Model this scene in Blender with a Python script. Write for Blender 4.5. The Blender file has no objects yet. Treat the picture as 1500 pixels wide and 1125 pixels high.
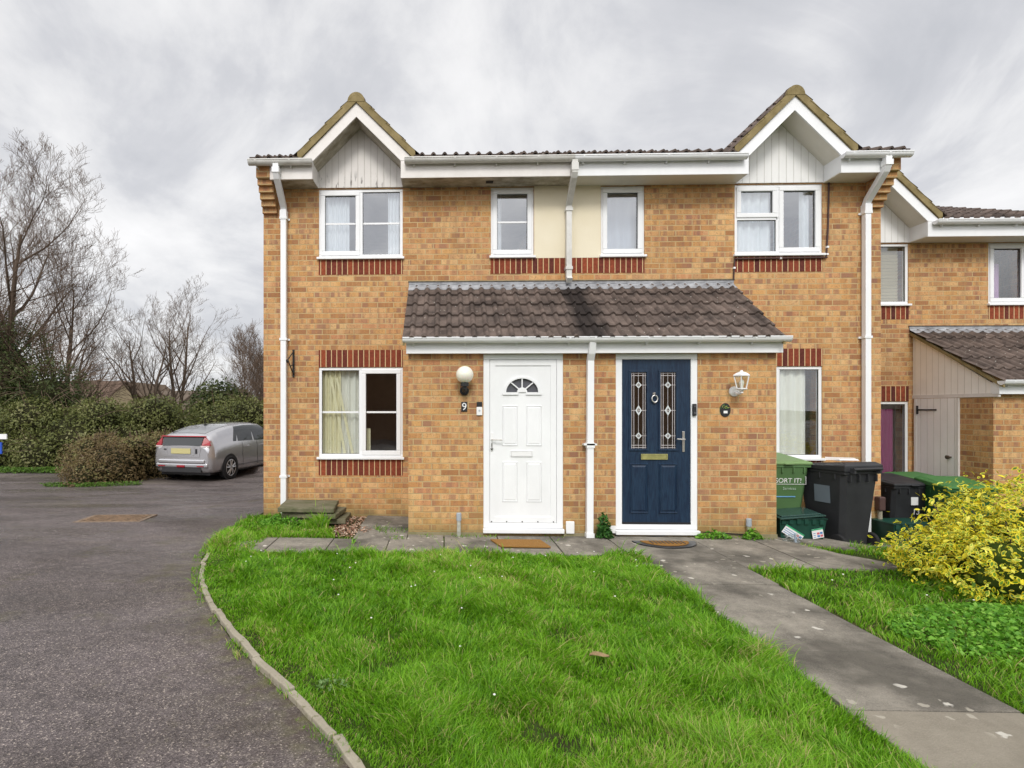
import bpy, math, random
import numpy as np
from mathutils import Vector, Matrix
R = math.radians
PI = math.pi
rnd = random.Random(7)
nr = np.random.default_rng(11)
sc = bpy.context.scene
COL = sc.collection

# ------------------------------------------------------------------ helpers
class MB:
    """collects geometry in world coordinates, builds ONE mesh object"""
    def __init__(s): s.v = []; s.f = []; s.m = []; s.uv = None
    def add(s, vs, fs, m=0):
        b = len(s.v); s.v += [tuple(p) for p in vs]
        for f in fs: s.f.append([b + i for i in f]); s.m.append(m)
        return s
    def box(s, x0, x1, y0, y1, z0, z1, m=0):
        vs = [(x, y, z) for z in (z0, z1) for y in (y0, y1) for x in (x0, x1)]
        return s.add(vs, [(0, 2, 3, 1), (4, 5, 7, 6), (0, 1, 5, 4), (2, 6, 7, 3), (0, 4, 6, 2), (1, 3, 7, 5)], m)
    def obox(s, c, sx, sy, sz, rz=0, m=0, rx=0, ry=0, taper=(1, 1)):
        M = Matrix.Translation(c) @ Matrix.Rotation(rz, 4, 'Z') @ Matrix.Rotation(rx, 4, 'X') @ Matrix.Rotation(ry, 4, 'Y')
        vs = []
        for z in (-.5, .5):
            t = taper if z < 0 else (1, 1)
            for y in (-.5, .5):
                for x in (-.5, .5): vs.append(M @ Vector((x * sx * t[0], y * sy * t[1], z * sz)))
        return s.add(vs, [(0, 2, 3, 1), (4, 5, 7, 6), (0, 1, 5, 4), (2, 6, 7, 3), (0, 4, 6, 2), (1, 3, 7, 5)], m)
    def prism(s, poly, y0, y1, m=0):            # polygon in XZ pushed along Y
        n = len(poly)
        vs = [(x, y0, z) for x, z in poly] + [(x, y1, z) for x, z in poly]
        fs = [tuple(range(n)), tuple(range(2 * n - 1, n - 1, -1))] + [(i, i + n, (i + 1) % n + n, (i + 1) % n) for i in range(n)]
        return s.add(vs, fs, m)
    def slab(s, poly, z0, z1, m=0):             # polygon in XY pushed along Z
        n = len(poly)
        vs = [(x, y, z0) for x, y in poly] + [(x, y, z1) for x, y in poly]
        fs = [tuple(range(n - 1, -1, -1)), tuple(range(n, 2 * n))] + [(i, (i + 1) % n, (i + 1) % n + n, i + n) for i in range(n)]
        return s.add(vs, fs, m)
    def prismx(s, poly, x0, x1, m=0):           # polygon in YZ pushed along X
        n = len(poly)
        vs = [(x0, y, z) for y, z in poly] + [(x1, y, z) for y, z in poly]
        fs = [tuple(range(n - 1, -1, -1)), tuple(range(n, 2 * n))] + [(i, (i + 1) % n, (i + 1) % n + n, i + n) for i in range(n)]
        return s.add(vs, fs, m)
    def tube(s, pts, r, n=8, m=0, cap=True, sq=False):
        pts = [Vector(p) for p in pts]; rs = r if isinstance(r, (list, tuple)) else [r] * len(pts)
        b = len(s.v)
        up = None
        for i, p in enumerate(pts):
            d = (pts[min(i + 1, len(pts) - 1)] - pts[max(i - 1, 0)]).normalized()
            if up is None: up = Vector((1, 0, 0)) if abs(d.x) < .9 else Vector((0, 1, 0))
            a = (up - d * up.dot(d)).normalized(); c = d.cross(a)
            for k in range(n):
                t = 2 * PI * (k + (.5 if sq else 0)) / n
                s.v.append(tuple(p + (a * math.cos(t) + c * math.sin(t)) * rs[i]))
        for i in range(len(pts) - 1):
            for k in range(n):
                k2 = (k + 1) % n
                s.f.append([b + i * n + k, b + i * n + k2, b + (i + 1) * n + k2, b + (i + 1) * n + k]); s.m.append(m)
        if cap:
            s.f.append([b + k for k in range(n - 1, -1, -1)]); s.m.append(m)
            e = b + (len(pts) - 1) * n
            s.f.append([e + k for k in range(n)]); s.m.append(m)
        return s
    def lathe(s, c, prof, n=24, axis='Z', m=0):
        b = len(s.v); c = Vector(c)
        for r, h in prof:
            for k in range(n):
                t = 2 * PI * k / n; a, d = r * math.cos(t), r * math.sin(t)
                o = {'Z': (a, d, h), 'Y': (a, h, d), 'X': (h, a, d)}[axis]
                s.v.append(tuple(c + Vector(o)))
        for i in range(len(prof) - 1):
            for k in range(n):
                k2 = (k + 1) % n
                s.f.append([b + i * n + k, b + i * n + k2, b + (i + 1) * n + k2, b + (i + 1) * n + k]); s.m.append(m)
        s.f.append([b + k for k in range(n - 1, -1, -1)]); s.m.append(m)
        e = b + (len(prof) - 1) * n
        s.f.append([e + k for k in range(n)]); s.m.append(m)
        return s
    def xform(s, M, start=0):
        for i in range(start, len(s.v)): s.v[i] = tuple(M @ Vector(s.v[i]))
        return s
    def build(s, name, mats, parent=None, smooth=False, bevel=0, label=None):
        o = Vector((0, 0, 0))
        if parent is not None:
            p = parent
            while p is not None: o = o + p.location; p = p.parent
        me = bpy.data.meshes.new(name)
        me.from_pydata([(x - o.x, y - o.y, z - o.z) for x, y, z in s.v], [], s.f)
        for mm in (mats if isinstance(mats, (list, tuple)) else [mats]): me.materials.append(mm)
        me.polygons.foreach_set('material_index', s.m)
        if smooth: me.polygons.foreach_set('use_smooth', [True] * len(s.f))
        me.update()
        ob = bpy.data.objects.new(name, me); COL.objects.link(ob)
        if parent is not None: ob.parent = parent
        if bevel:
            b = ob.modifiers.new('bevel', 'BEVEL'); b.width = bevel; b.segments = 2; b.limit_method = 'ANGLE'; b.angle_limit = R(40)
        if label: ob['label'] = label
        return ob

def tag(o, label, cat, group=None, kind=None):
    if label: o['label'] = label
    if cat: o['category'] = cat
    if group: o['group'] = group
    if kind: o['kind'] = kind
    return o
def struct(o): o['kind'] = 'structure'; return o
def thing(name, loc, label, cat, group=None, rz=0):
    o = bpy.data.objects.new(name, None); o.location = loc; o.rotation_euler = (0, 0, rz); o.empty_display_size = .1
    COL.objects.link(o); return tag(o, label, cat, group)
def local(name, mb, mats, parent, **k):        # geometry already in the parent's local frame
    ob = mb.build(name, mats, None, **k); ob.parent = parent; return ob
def npmesh(name, V, Fq, mat, parent=None, attrs=None, mi=None, smooth=False):
    """V (n,3), Fq (m,k) faces of the same size"""
    me = bpy.data.meshes.new(name)
    n, m, k = len(V), len(Fq), Fq.shape[1]
    me.vertices.add(n); me.vertices.foreach_set('co', V.astype(np.float32).ravel())
    me.loops.add(m * k); me.loops.foreach_set('vertex_index', Fq.astype(np.int32).ravel())
    me.polygons.add(m); me.polygons.foreach_set('loop_start', np.arange(0, m * k, k, dtype=np.int32))
    for mm in (mat if isinstance(mat, (list, tuple)) else [mat]): me.materials.append(mm)
    if mi is not None: me.polygons.foreach_set('material_index', mi.astype(np.int32))
    if smooth: me.polygons.foreach_set('use_smooth', np.ones(m, bool))
    me.update(calc_edges=True)
    for an, arr in (attrs or {}).items():
        a = me.attributes.new(an, 'FLOAT', 'POINT'); a.data.foreach_set('value', arr.astype(np.float32))
    ob = bpy.data.objects.new(name, me); COL.objects.link(ob)
    if parent is not None: ob.parent = parent
    return ob
def text(name, s, size, c, mat, parent, rz=0, extr=.0015, rx=R(90), align='CENTER'):
    cu = bpy.data.curves.new(name, 'FONT'); cu.body = s; cu.size = size; cu.extrude = extr
    cu.align_x = align; cu.align_y = 'CENTER'
    t = bpy.data.objects.new('tmp', cu); COL.objects.link(t)
    dg = bpy.context.evaluated_depsgraph_get()
    me = bpy.data.meshes.new_from_object(t.evaluated_get(dg)); bpy.data.objects.remove(t)
    me.materials.clear(); me.materials.append(mat)
    o = bpy.data.objects.new(name, me); COL.objects.link(o)
    o.location = c; o.rotation_euler = (rx, 0, rz)
    if parent is not None: o.parent = parent
    return o

# ------------------------------------------------------------------ node helpers
class NT:
    def __init__(s, name, rough=.6, spec=.3):
        s.mat = bpy.data.materials.new(name); s.mat.use_nodes = True
        s.t = s.mat.node_tree; s.n = s.t.nodes; s.b = s.n['Principled BSDF']; s.out = s.n['Material Output']
        s.b.inputs['Roughness'].default_value = rough; s.b.inputs['Specular IOR Level'].default_value = spec
    def link(s, a, b): s.t.links.new(a, b)
    def pos(s): return s.n.new('ShaderNodeNewGeometry').outputs['Position']
    def obj(s): return s.n.new('ShaderNodeTexCoord').outputs['Object']
    def sep(s, v):
        x = s.n.new('ShaderNodeSeparateXYZ'); s.link(v, x.inputs[0]); return x.outputs
    def comb(s, x=0, y=0, z=0):
        c = s.n.new('ShaderNodeCombineXYZ')
        for i, q in enumerate((x, y, z)):
            if isinstance(q, (int, float)): c.inputs[i].default_value = q
            else: s.link(q, c.inputs[i])
        return c.outputs[0]
    def math(s, op, a, b=0, c=0, clamp=False):
        m = s.n.new('ShaderNodeMath'); m.operation = op; m.use_clamp = clamp
        for i, q in enumerate((a, b, c)):
            if isinstance(q, (int, float)): m.inputs[i].default_value = q
            else: s.link(q, m.inputs[i])
        return m.outputs[0]
    def vmul(s, v, k):
        m = s.n.new('ShaderNodeVectorMath'); m.operation = 'MULTIPLY'; s.link(v, m.inputs[0]); m.inputs[1].default_value = k; return m.outputs[0]
    def noise(s, v, scale, detail=4, rough=.55, dist=0):
        n = s.n.new('ShaderNodeTexNoise'); s.link(v, n.inputs['Vector']); n.inputs['Scale'].default_value = scale
        n.inputs['Detail'].default_value = detail; n.inputs['Roughness'].default_value = rough; n.inputs['Distortion'].default_value = dist
        return n.outputs['Fac']
    def voro(s, v, scale, out='Distance'):
        n = s.n.new('ShaderNodeTexVoronoi'); s.link(v, n.inputs['Vector']); n.inputs['Scale'].default_value = scale
        return n.outputs[out]
    def ramp(s, f, stops, interp='LINEAR'):
        r = s.n.new('ShaderNodeValToRGB'); s.link(f, r.inputs[0]); e = r.color_ramp.elements; r.color_ramp.interpolation = interp
        while len(e) < len(stops): e.new(.5)
        for q, (p, c) in zip(e, stops):
            q.position = p; q.color = (c, c, c, 1) if isinstance(c, (int, float)) else (*c, 1)
        return r.outputs['Color']
    def mix(s, f, a, b, mode='MIX'):
        m = s.n.new('ShaderNodeMix'); m.data_type = 'RGBA'; m.blend_type = mode
        for i, q in ((0, f), (6, a), (7, b)):
            if isinstance(q, (int, float)): m.inputs[i].default_value = q
            elif isinstance(q, tuple): m.inputs[i].default_value = (*q, 1)
            else: s.link(q, m.inputs[i])
        return m.outputs[2]
    def col(s, c):
        if isinstance(c, tuple): s.b.inputs['Base Color'].default_value = (*c, 1)
        else: s.link(c, s.b.inputs['Base Color'])
        return s
    def bump(s, h, strength=.3, dist=.01):
        b = s.n.new('ShaderNodeBump'); b.inputs['Strength'].default_value = strength; b.inputs['Distance'].default_value = dist
        s.link(h, b.inputs['Height']); s.link(b.outputs[0], s.b.inputs['Normal']); return s
    def attr(s, name):
        a = s.n.new('ShaderNodeAttribute'); a.attribute_name = name; return a.outputs['Fac']

def plain(name, c, rough=.5, spec=.4, var=.08, scale=8, metal=0, bump=0):
    t = NT(name, rough, spec); p = t.obj(); n = t.noise(p, scale, 5)
    a = tuple(max(0, q * (1 - var)) for q in c); b = tuple(min(1, q * (1 + var)) for q in c)
    t.col(t.mix(t.ramp(n, [(.3, 0.), (.7, 1.)]), a, b)); t.b.inputs['Metallic'].default_value = metal
    if bump: t.bump(t.noise(p, scale * 6, 3), bump, .004)
    return t.mat

def brick_mat(name, tint=(.93, .94, 1.06)):
    t = NT(name, .9, .15)
    g = t.n.new('ShaderNodeNewGeometry'); P = t.sep(g.outputs['Position']); N = t.sep(g.outputs['Normal'])
    front = t.math('GREATER_THAN', t.math('ABSOLUTE', N[1]), .5)
    u = t.math('ADD', t.math('MULTIPLY', P[0], front), t.math('MULTIPLY', t.math('SUBTRACT', 1, front), P[1]))
    wob = t.math('MULTIPLY', t.math('SUBTRACT', t.noise(g.outputs['Position'], 5, 2), .5), .006)
    vec = t.comb(t.math('ADD', u, 40), t.math('ADD', t.math('ADD', P[2], 9.0), wob), 0)
    def brk(mw, sm):
        b = t.n.new('ShaderNodeTexBrick'); t.link(vec, b.inputs['Vector'])
        b.inputs['Scale'].default_value = 1; b.inputs['Brick Width'].default_value = .225; b.inputs['Row Height'].default_value = .075
        b.inputs['Mortar Size'].default_value = mw; b.inputs['Mortar Smooth'].default_value = sm; b.inputs['Bias'].default_value = 0
        b.inputs['Color1'].default_value = (0, 0, 0, 1); b.inputs['Color2'].default_value = (1, 1, 1, 1); b.inputs['Mortar'].default_value = (.5, .5, .5, 1)
        return b
    b = brk(.0075, .35)
    T = tint
    def k(c): return tuple(c[i] * T[i] for i in range(3))
    base = t.ramp(b.outputs['Color'], [(0, k((.38, .18, .070))), (.16, k((.50, .255, .092))), (.38, k((.61, .345, .122))), (.60, k((.56, .29, .112))), (.80, k((.68, .42, .170))), (1, k((.53, .25, .108)))])
    row = t.math('FLOOR', t.math('DIVIDE', t.math('ADD', t.math('ADD', P[2], 9.0), wob), .075))
    patch = t.noise(t.comb(t.math('MULTIPLY', u, 1.0), t.math('MULTIPLY', row, 3.37), P[1]), 11, 2, .5)
    blotch = t.ramp(patch, [(.50, 0.), (.60, 1.)])
    hb = t.ramp(t.noise(t.comb(t.math('MULTIPLY', u, .6), t.math('MULTIPLY', row, .41), 0), 1.6, 3, .7), [(.34, .12), (.60, .75)])
    m1 = t.mix(t.math('MULTIPLY', blotch, hb), base, t.mix(t.noise(vec, 2.2, 2), k((.24, .125, .070)), k((.34, .175, .125))))
    m1 = t.mix(t.ramp(patch, [(.36, .35), (.44, 0.)]), m1, k((.72, .48, .23)))
    m1 = t.mix(t.ramp(t.noise(g.outputs['Position'], 42, 3, .7), [(.54, 0.), (.66, .55)]), m1, k((.27, .14, .07)))
    grain = t.ramp(t.noise(g.outputs['Position'], 90, 3, .7), [(.25, .80), (.75, 1.16)])
    m2 = t.mix(1.0, m1, grain, 'MULTIPLY')
    big = t.ramp(t.noise(g.outputs['Position'], .9, 4), [(.3, (.84, .84, .86)), (.7, (1.1, 1.08, 1.04))])
    m3 = t.mix(1.0, m2, big, 'MULTIPLY')
    m4 = t.mix(t.ramp(b.outputs['Fac'], [(.2, 0.), (.9, 1.)]), m3, t.mix(t.noise(g.outputs['Position'], 6, 3), (.36, .25, .115), (.58, .44, .24)))
    # algae low on the wall, streaky
    low = t.math('MULTIPLY', t.ramp(t.math('ADD', P[2], t.math('MULTIPLY', t.noise(g.outputs['Position'], 3.5, 4), .75)), [(.30, 1.), (.80, 0.)]), .62)
    stk = t.ramp(t.noise(t.vmul(g.outputs['Position'], (1, 1, .12)), 5.5, 5, .7), [(.54, 0.), (.72, .40)])
    m4 = t.mix(stk, m4, k((.27, .155, .075)))
    m5 = t.mix(low, m4, (.25, .20, .065))
    damp = t.ramp(t.math('ADD', P[2], t.math('MULTIPLY', t.noise(g.outputs['Position'], 5, 4), .35)), [(.17, .55), (.34, 0.)])
    m5 = t.mix(damp, m5, (.13, .115, .06))
    t.col(m5)
    h = t.math('ADD', t.math('MULTIPLY', t.math('SUBTRACT', 1, b.outputs['Fac']), 1.0), t.math('MULTIPLY', t.noise(g.outputs['Position'], 60, 3), .45))
    t.bump(h, .55, .006)
    return t.mat

def soldier_mat():
    t = NT('red_soldier_brick', .85, .15)
    g = t.n.new('ShaderNodeNewGeometry'); P = t.sep(g.outputs['Position'])
    vec = t.comb(t.math('ADD', P[0], 30.0), .5, 0)
    b = t.n.new('ShaderNodeTexBrick'); t.link(vec, b.inputs['Vector']); b.offset = 0
    b.inputs['Scale'].default_value = 1; b.inputs['Brick Width'].default_value = .0765; b.inputs['Row Height'].default_value = 50
    b.inputs['Mortar Size'].default_value = .006; b.inputs['Mortar Smooth'].default_value = .2
    b.inputs['Color1'].default_value = (0, 0, 0, 1); b.inputs['Color2'].default_value = (1, 1, 1, 1)
    c = t.ramp(b.outputs['Color'], [(0, (.09, .028, .024)), (.4, (.19, .045, .025)), (.7, (.27, .065, .03)), (1, (.15, .036, .026))])
    c = t.mix(1.0, c, t.ramp(t.noise(g.outputs['Position'], 30, 4), [(.2, .6), (.8, 1.35)]), 'MULTIPLY')
    t.col(t.mix(b.outputs['Fac'], c, (.60, .44, .24)))
    t.bump(t.math('SUBTRACT', 1, b.outputs['Fac']), .5, .006)
    return t.mat

def tile_mat(name, lichen=.6, stain=False, base=((.055, .043, .038), (.165, .125, .105))):
    t = NT(name, .85, .2); p = t.pos()
    c = t.mix(t.ramp(t.noise(p, 5, 6, .7), [(.3, 0.), (.7, 1.)]), base[0], base[1])
    cell = t.voro(t.vmul(p, (6.66, 3.2, 5)), 1, 'Color')
    c = t.mix(1.0, c, t.ramp(t.sep(cell)[0], [(0, .75), (1, 1.25)]), 'MULTIPLY')
    sp = t.ramp(t.noise(p, 22, 4, .6), [(.66, 0.), (.72, lichen)])
    c = t.mix(sp, c, (.36, .33, .27))
    dots = t.ramp(t.voro(p, 9), [(.05, .8), (.085, 0.)])
    c = t.mix(dots, c, (.55, .53, .48))
    if stain:
        P = t.sep(p)
        d = t.math('ABSOLUTE', t.math('SUBTRACT', t.math('ADD', P[0], t.math('MULTIPLY', t.noise(p, 3, 4), .35)), 1.93))
        c = t.mix(t.ramp(d, [(.10, .82), (.24, 0.)]), c, (.012, .010, .010))
    t.col(c); t.bump(t.noise(p, 70, 4), .5, .004)
    return t.mat

def paint_mat(name, c=(.80, .79, .76), dirt=0.0, dcol=(.22, .19, .12), rough=.45, boards=0, axis=0, rot=False):
    t = NT(name, rough, .4); p = t.pos(); P = t.sep(p)
    n = t.noise(t.vmul(p, (1, 1, .5)), 3.2, 6, .65)
    k = t.mix(t.ramp(n, [(.35, 0.), (.8, 1.)]), c, tuple(q * .90 for q in c))
    if dirt: k = t.mix(t.ramp(t.noise(t.vmul(p, (1, 1.6, 1)), 4.5, 6, .7), [(.46 - .16 * dirt, 0.), (.74 - .1 * dirt, min(1, dirt))]), k, dcol)
    if boards:
        f = t.math('FRACT', t.math('DIVIDE', t.math('ADD', P[axis], 50), boards))
        g = t.ramp(f, [(0, 0.), (.05, 1.), (.95, 1.), (1, 0.)])
        k = t.mix(1.0, k, t.mix(g, (.62, .60, .56), (1., 1., 1.)), 'MULTIPLY')
        t.bump(g, .6, .006)
    if rot:
        st = t.ramp(t.noise(t.vmul(p, (1, 1, .22)), 19, 4, .6), [(.56, 0.), (.62, 1.)])
        zz = t.ramp(P[2], [(0, 0.), (1, 1.)])
        zf = t.math('SUBTRACT', 1, t.math('MULTIPLY', t.math('SUBTRACT', P[2], 4.70), 4.2), clamp=True)
        xf = t.math('MULTIPLY', t.math('SUBTRACT', -.78, P[0]), 4, clamp=True)
        k = t.mix(t.math('MULTIPLY', t.math('MULTIPLY', st, zf), xf, clamp=True), k, (.06, .05, .045))
    t.col(k)
    return t.mat

def glass_mat(name='window_glass', refl=.07, rough=.01, tint=(.94, .96, .96)):
    m = bpy.data.materials.new(name); m.use_nodes = True; t = m.node_tree; t.nodes.clear()
    o = t.nodes.new('ShaderNodeOutputMaterial'); mx = t.nodes.new('ShaderNodeMixShader')
    tr = t.nodes.new('ShaderNodeBsdfTransparent'); tr.inputs[0].default_value = (*tint, 1)
    gl = t.nodes.new('ShaderNodeBsdfGlossy'); gl.inputs['Roughness'].default_value = rough; gl.inputs[0].default_value = (.95, .97, 1, 1)
    fr = t.nodes.new('ShaderNodeFresnel'); fr.inputs[0].default_value = 1.5
    a = t.nodes.new('ShaderNodeMath'); a.operation = 'MULTIPLY_ADD'; a.inputs[1].default_value = 1.6; a.inputs[2].default_value = refl; a.use_clamp = True
    # float glass is never perfectly flat
    tc = t.nodes.new('ShaderNodeTexCoord'); nz = t.nodes.new('ShaderNodeTexNoise'); nz.inputs['Scale'].default_value = 1.6
    bp = t.nodes.new('ShaderNodeBump'); bp.inputs['Strength'].default_value = .12; bp.inputs['Distance'].default_value = .02
    L = t.links.new
    L(tc.outputs['Object'], nz.inputs['Vector']); L(nz.outputs['Fac'], bp.inputs['Height']); L(bp.outputs[0], gl.inputs['Normal'])
    ge = t.nodes.new('ShaderNodeNewGeometry'); bf = t.nodes.new('ShaderNodeMath'); bf.operation = 'SUBTRACT'; bf.inputs[0].default_value = 1; L(ge.outputs['Backfacing'], bf.inputs[1])
    m3 = t.nodes.new('ShaderNodeMath'); m3.operation = 'MULTIPLY'; L(a.outputs[0], m3.inputs[0]); L(bf.outputs[0], m3.inputs[1])
    L(fr.outputs[0], a.inputs[0]); L(m3.outputs[0], mx.inputs[0]); L(tr.outputs[0], mx.inputs[1]); L(gl.outputs[0], mx.inputs[2]); L(mx.outputs[0], o.inputs[0])
    return m

def leaf_mat(name, c0, c1, c2=None, trans=.35, rough=.5, spec=.3):
    """c0..c1 by the per-leaf 'rv' attribute"""
    t = NT(name, rough, spec); r = t.attr('rv')
    st = [(0, c0), (1, c1)] if c2 is None else [(0, c0), (.6, c1), (1, c2)]
    c = t.ramp(r, st); t.col(c)
    tl = t.n.new('ShaderNodeBsdfTranslucent'); t.link(c, tl.inputs[0]); mx = t.n.new('ShaderNodeMixShader'); mx.inputs[0].default_value = trans
    t.link(t.b.outputs[0], mx.inputs[1]); t.link(tl.outputs[0], mx.inputs[2]); t.link(mx.outputs[0], t.out.inputs[0])
    return t.mat

M = {}
M['brick'] = brick_mat('buff_brick')
M['soldier'] = soldier_mat()
M['tile'] = tile_mat('brown_roof_tile')
M['ptile'] = tile_mat('weathered_porch_tile', .7, True)
M['verge'] = paint_mat('mossy_verge_mortar', (.30, .235, .115), .9, (.15, .115, .045), .95)
M['upvc'] = paint_mat('white_upvc', (.82, .83, .84), 0)
M['upvcd'] = paint_mat('grimy_gutter_plastic', (.70, .69, .66), .45, (.34, .33, .28))
M['wood'] = paint_mat('old_white_paint', (.74, .71, .68), .25, (.45, .40, .33))
M['soff_d'] = paint_mat('mouldy_soffit', (.60, .56, .48), .95, (.17, .14, .08))
M['soff_c'] = paint_mat('clean_soffit', (.74, .71, .64), .1, (.5, .46, .36))
M['clad_d'] = paint_mat('peeling_cladding', (.70, .67, .64), .12, (.42, .38, .32), boards=.092, rot=True)
M['clad_c'] = paint_mat('clean_cladding', (.82, .82, .81), 0, boards=.10)
M['clad_n'] = paint_mat('cream_cladding_side', (.90, .88, .84), .05, boards=.105, axis=1)
M['render'] = None
t = NT('cream_render', .95, .1); p = t.pos(); c = t.mix(t.noise(p, 3, 6), (.72, .64, .47), (.80, .74, .59)); t.col(c); t.bump(t.noise(p, 140, 3), .8, .005); M['render'] = t.mat
M['lead'] = paint_mat('lead_flashing', (.42, .43, .45), .8, (.12, .12, .13), .7)
M['mortar'] = plain('dark_mortar', (.10, .09, .075), .95, .1, .4, 30)
M['plinth'] = paint_mat('mossy_concrete', (.30, .25, .16), .7, (.13, .14, .05), .95)
M['glass'] = glass_mat()
M['glass_up'] = glass_mat('upper_window_glass', .20)
M['obsc'] = glass_mat('obscured_door_glass', .12, .12, (.5, .5, .5))
M['rubber'] = plain('black_gasket', (.02, .02, .022), .6)
M['room'] = plain('room_plaster', (.52, .48, .42), .9, .1)
M['roomd'] = plain('room_carpet', (.14, .09, .07), .95, .1)
M['black'] = plain('black_plastic', (.018, .018, .02), .45, .4)
M['chrome'] = plain('brushed_steel', (.62, .60, .57), .28, .5, .05, 8, .9)
M['brass'] = plain('worn_brass', (.42, .40, .16), .4, .5, .2, 12, .6)
M['white'] = plain('white_plastic', (.80, .80, .80), .35, .5, .03)
def blue_door():
    t = NT('blue_door_skin', .42, .35); p = t.pos(); q = t.vmul(p, (14, 1, 1.3))
    w = t.noise(q, 3.0, 5, .6, 1.5); c = t.mix(t.ramp(w, [(.38, 0.), (.60, 1.)]), (.006, .016, .040), (.013, .034, .068)); t.col(c); t.bump(w, .5, .003); return t.mat
M['blue'] = blue_door()
M['globe'] = None
t = NT('opal_globe', .25, .5); P = t.sep(t.pos()); t.col(t.mix(t.noise(t.pos(), 9, 4), (.84, .82, .74), (.78, .74, .60))); t.b.inputs['Subsurface Weight'].default_value = .15; M['globe'] = t.mat

# ------------------------------------------------------------------ the lie of the land
def S(x, a, b):
    t = np.clip((np.asarray(x, float) - a) / (b - a), 0, 1); return t * t * (3 - 2 * t)
def g(x, y):
    return (-.24 * S(y, 6.5, 14) * S(-np.asarray(x, float), 2.2, 4.5) - .17 * S(x, 3.7, 5.0) * S(y, 6.0, 7.3) - .28 * S(x, 5.2, 7.2) * S(y, 5.5, 7.8)
            + .05 * S(-np.asarray(x, float), -.5, 2.0) * S(y, 5.5, 7.5) * (1 - S(-np.asarray(x, float), 2.4, 3.2)))
KERB = [(-.05, 1.2), (-.2, 2.0), (-.395, 2.41), (-.96, 3.09), (-1.39, 3.61), (-1.90, 4.36), (-2.33, 5.16), (-2.57, 5.75), (-2.72, 6.6), (-2.76, 7.4), (-2.70, 8.1)]
KY = np.array([k[1] for k in KERB]); KX = np.array([k[0] for k in KERB])
def kx(y): return np.interp(y, KY, KX)

# ------------------------------------------------------------------ ground, road, paths
def sheet(name, xs, ys, zf, mat):
    X, Y = np.meshgrid(xs, ys); V = np.stack([X, Y, zf(X, Y)], -1).reshape(-1, 3)
    nx, ny = len(xs), len(ys); i = (np.arange(ny - 1)[:, None] * nx + np.arange(nx - 1)[None]).ravel()
    return npmesh(name, V, np.stack([i, i + 1, i + nx + 1, i + nx], 1), mat, smooth=True)
t = NT('soil_and_turf', .95, .1); p = t.pos()
c = t.mix(t.ramp(t.noise(p, 2.5, 6, .7), [(.35, 0.), (.65, 1.)]), (.032, .034, .014), (.052, .085, .016)); c = t.mix(t.ramp(t.noise(p, 1.1, 5), [(.60, 0.), (.72, .8)]), c, (.075, .050, .028)); t.col(c); t.bump(t.noise(p, 40, 4), .8, .02)
M['soil'] = t.mat
ax = np.concatenate([[-400, -120, -50, -25], np.arange(-16, 14, .25), [18, 30, 60, 150, 400]])
ay = np.concatenate([[-300, -60, -20, -6], np.arange(-3, 20, .25), [24, 32, 50, 90, 200, 600]])
struct(sheet('ground', ax, ay, lambda X, Y: g(X, Y), M['soil']))

t = NT('old_asphalt', .85, .3); p = t.pos()
v = t.voro(p, 150, 'Color'); sv = t.sep(v)
c = t.ramp(sv[0], [(0, (.052, .044, .043)), (.5, (.098, .082, .080)), (.88, (.145, .124, .118)), (.95, (.24, .21, .18)), (1, (.36, .31, .27))])
far = t.ramp(t.noise(p, 11, 10, .9), [(.32, .52), (.68, 1.5)])
c = t.mix(1.0, c, far, 'MULTIPLY')
c = t.mix(1.0, c, t.ramp(t.noise(t.vmul(p, (.6, 1.3, 1)), .7, 5, .6, .6), [(.3, (.62, .60, .57)), (.7, (1.42, 1.40, 1.44))]), 'MULTIPLY')
P = t.sep(p)
moss = t.ramp(t.noise(p, 1.6, 6, .7), [(.56, 0.), (.68, .55)])
c = t.mix(moss, c, (.085, .075, .035))
c = t.mix(t.ramp(t.noise(t.vmul(p, (.35, 1.1, 1)), .55, 3), [(.57, 0.), (.66, .4)]), c, (.17, .145, .11))
ed = t.math('MULTIPLY', t.attr('edge'), t.ramp(t.noise(p, 5, 6, .7), [(.35, .1), (.6, .85)]), clamp=True)
c = t.mix(ed, c, t.mix(t.ramp(t.noise(p, 11, 4), [(.42, 0.), (.58, 1.)]), (.075, .055, .038), (.11, .105, .035)))
t.col(c)
wet = t.ramp(t.noise(t.vmul(p, (.5, 1.2, 1)), .8, 4, .6), [(.40, .75), (.58, .22)])
t.link(wet, t.b.inputs['Roughness'])
t.bump(t.math('ADD', t.math('MULTIPLY', t.voro(p, 150), 1.0), t.noise(p, 30, 4)), .55, .008)
M['asphalt'] = t.mat
ys = np.concatenate([[-60, -30, -14], np.arange(-5, 18.2, .2)]); rows = []
us = np.concatenate([[0, .2, .4, .55], np.linspace(.6, .95, 34), np.linspace(.955, 1, 24)])
def road_x(y):
    xr = np.where(y < 8.1, kx(np.minimum(y, 8.1)), -2.70); xr = np.where(y < 1.2, -.05 + (1.2 - y) * -.0, xr); xr = np.where(y < -1.0, 40., xr); return np.where(y > 15.6, 8.0, xr)
Xr = np.array([[-32 + (road_x(y) + 32) * u for u in us] for y in ys]); Yr = np.repeat(ys[:, None], len(us), 1)
V = np.stack([Xr, Yr, g(Xr, Yr) + .006], -1).reshape(-1, 3); nx = len(us); i = (np.arange(len(ys) - 1)[:, None] * nx + np.arange(nx - 1)[None]).ravel()
edge = np.exp(-np.maximum(0, np.interp(Yr, KY, KX) - Xr) / .22) * (Yr < 8.3)
struct(npmesh('road', V, np.stack([i, i + 1, i + nx + 1, i + nx], 1), M['asphalt'], smooth=True, attrs={'edge': edge.ravel()}))

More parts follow.
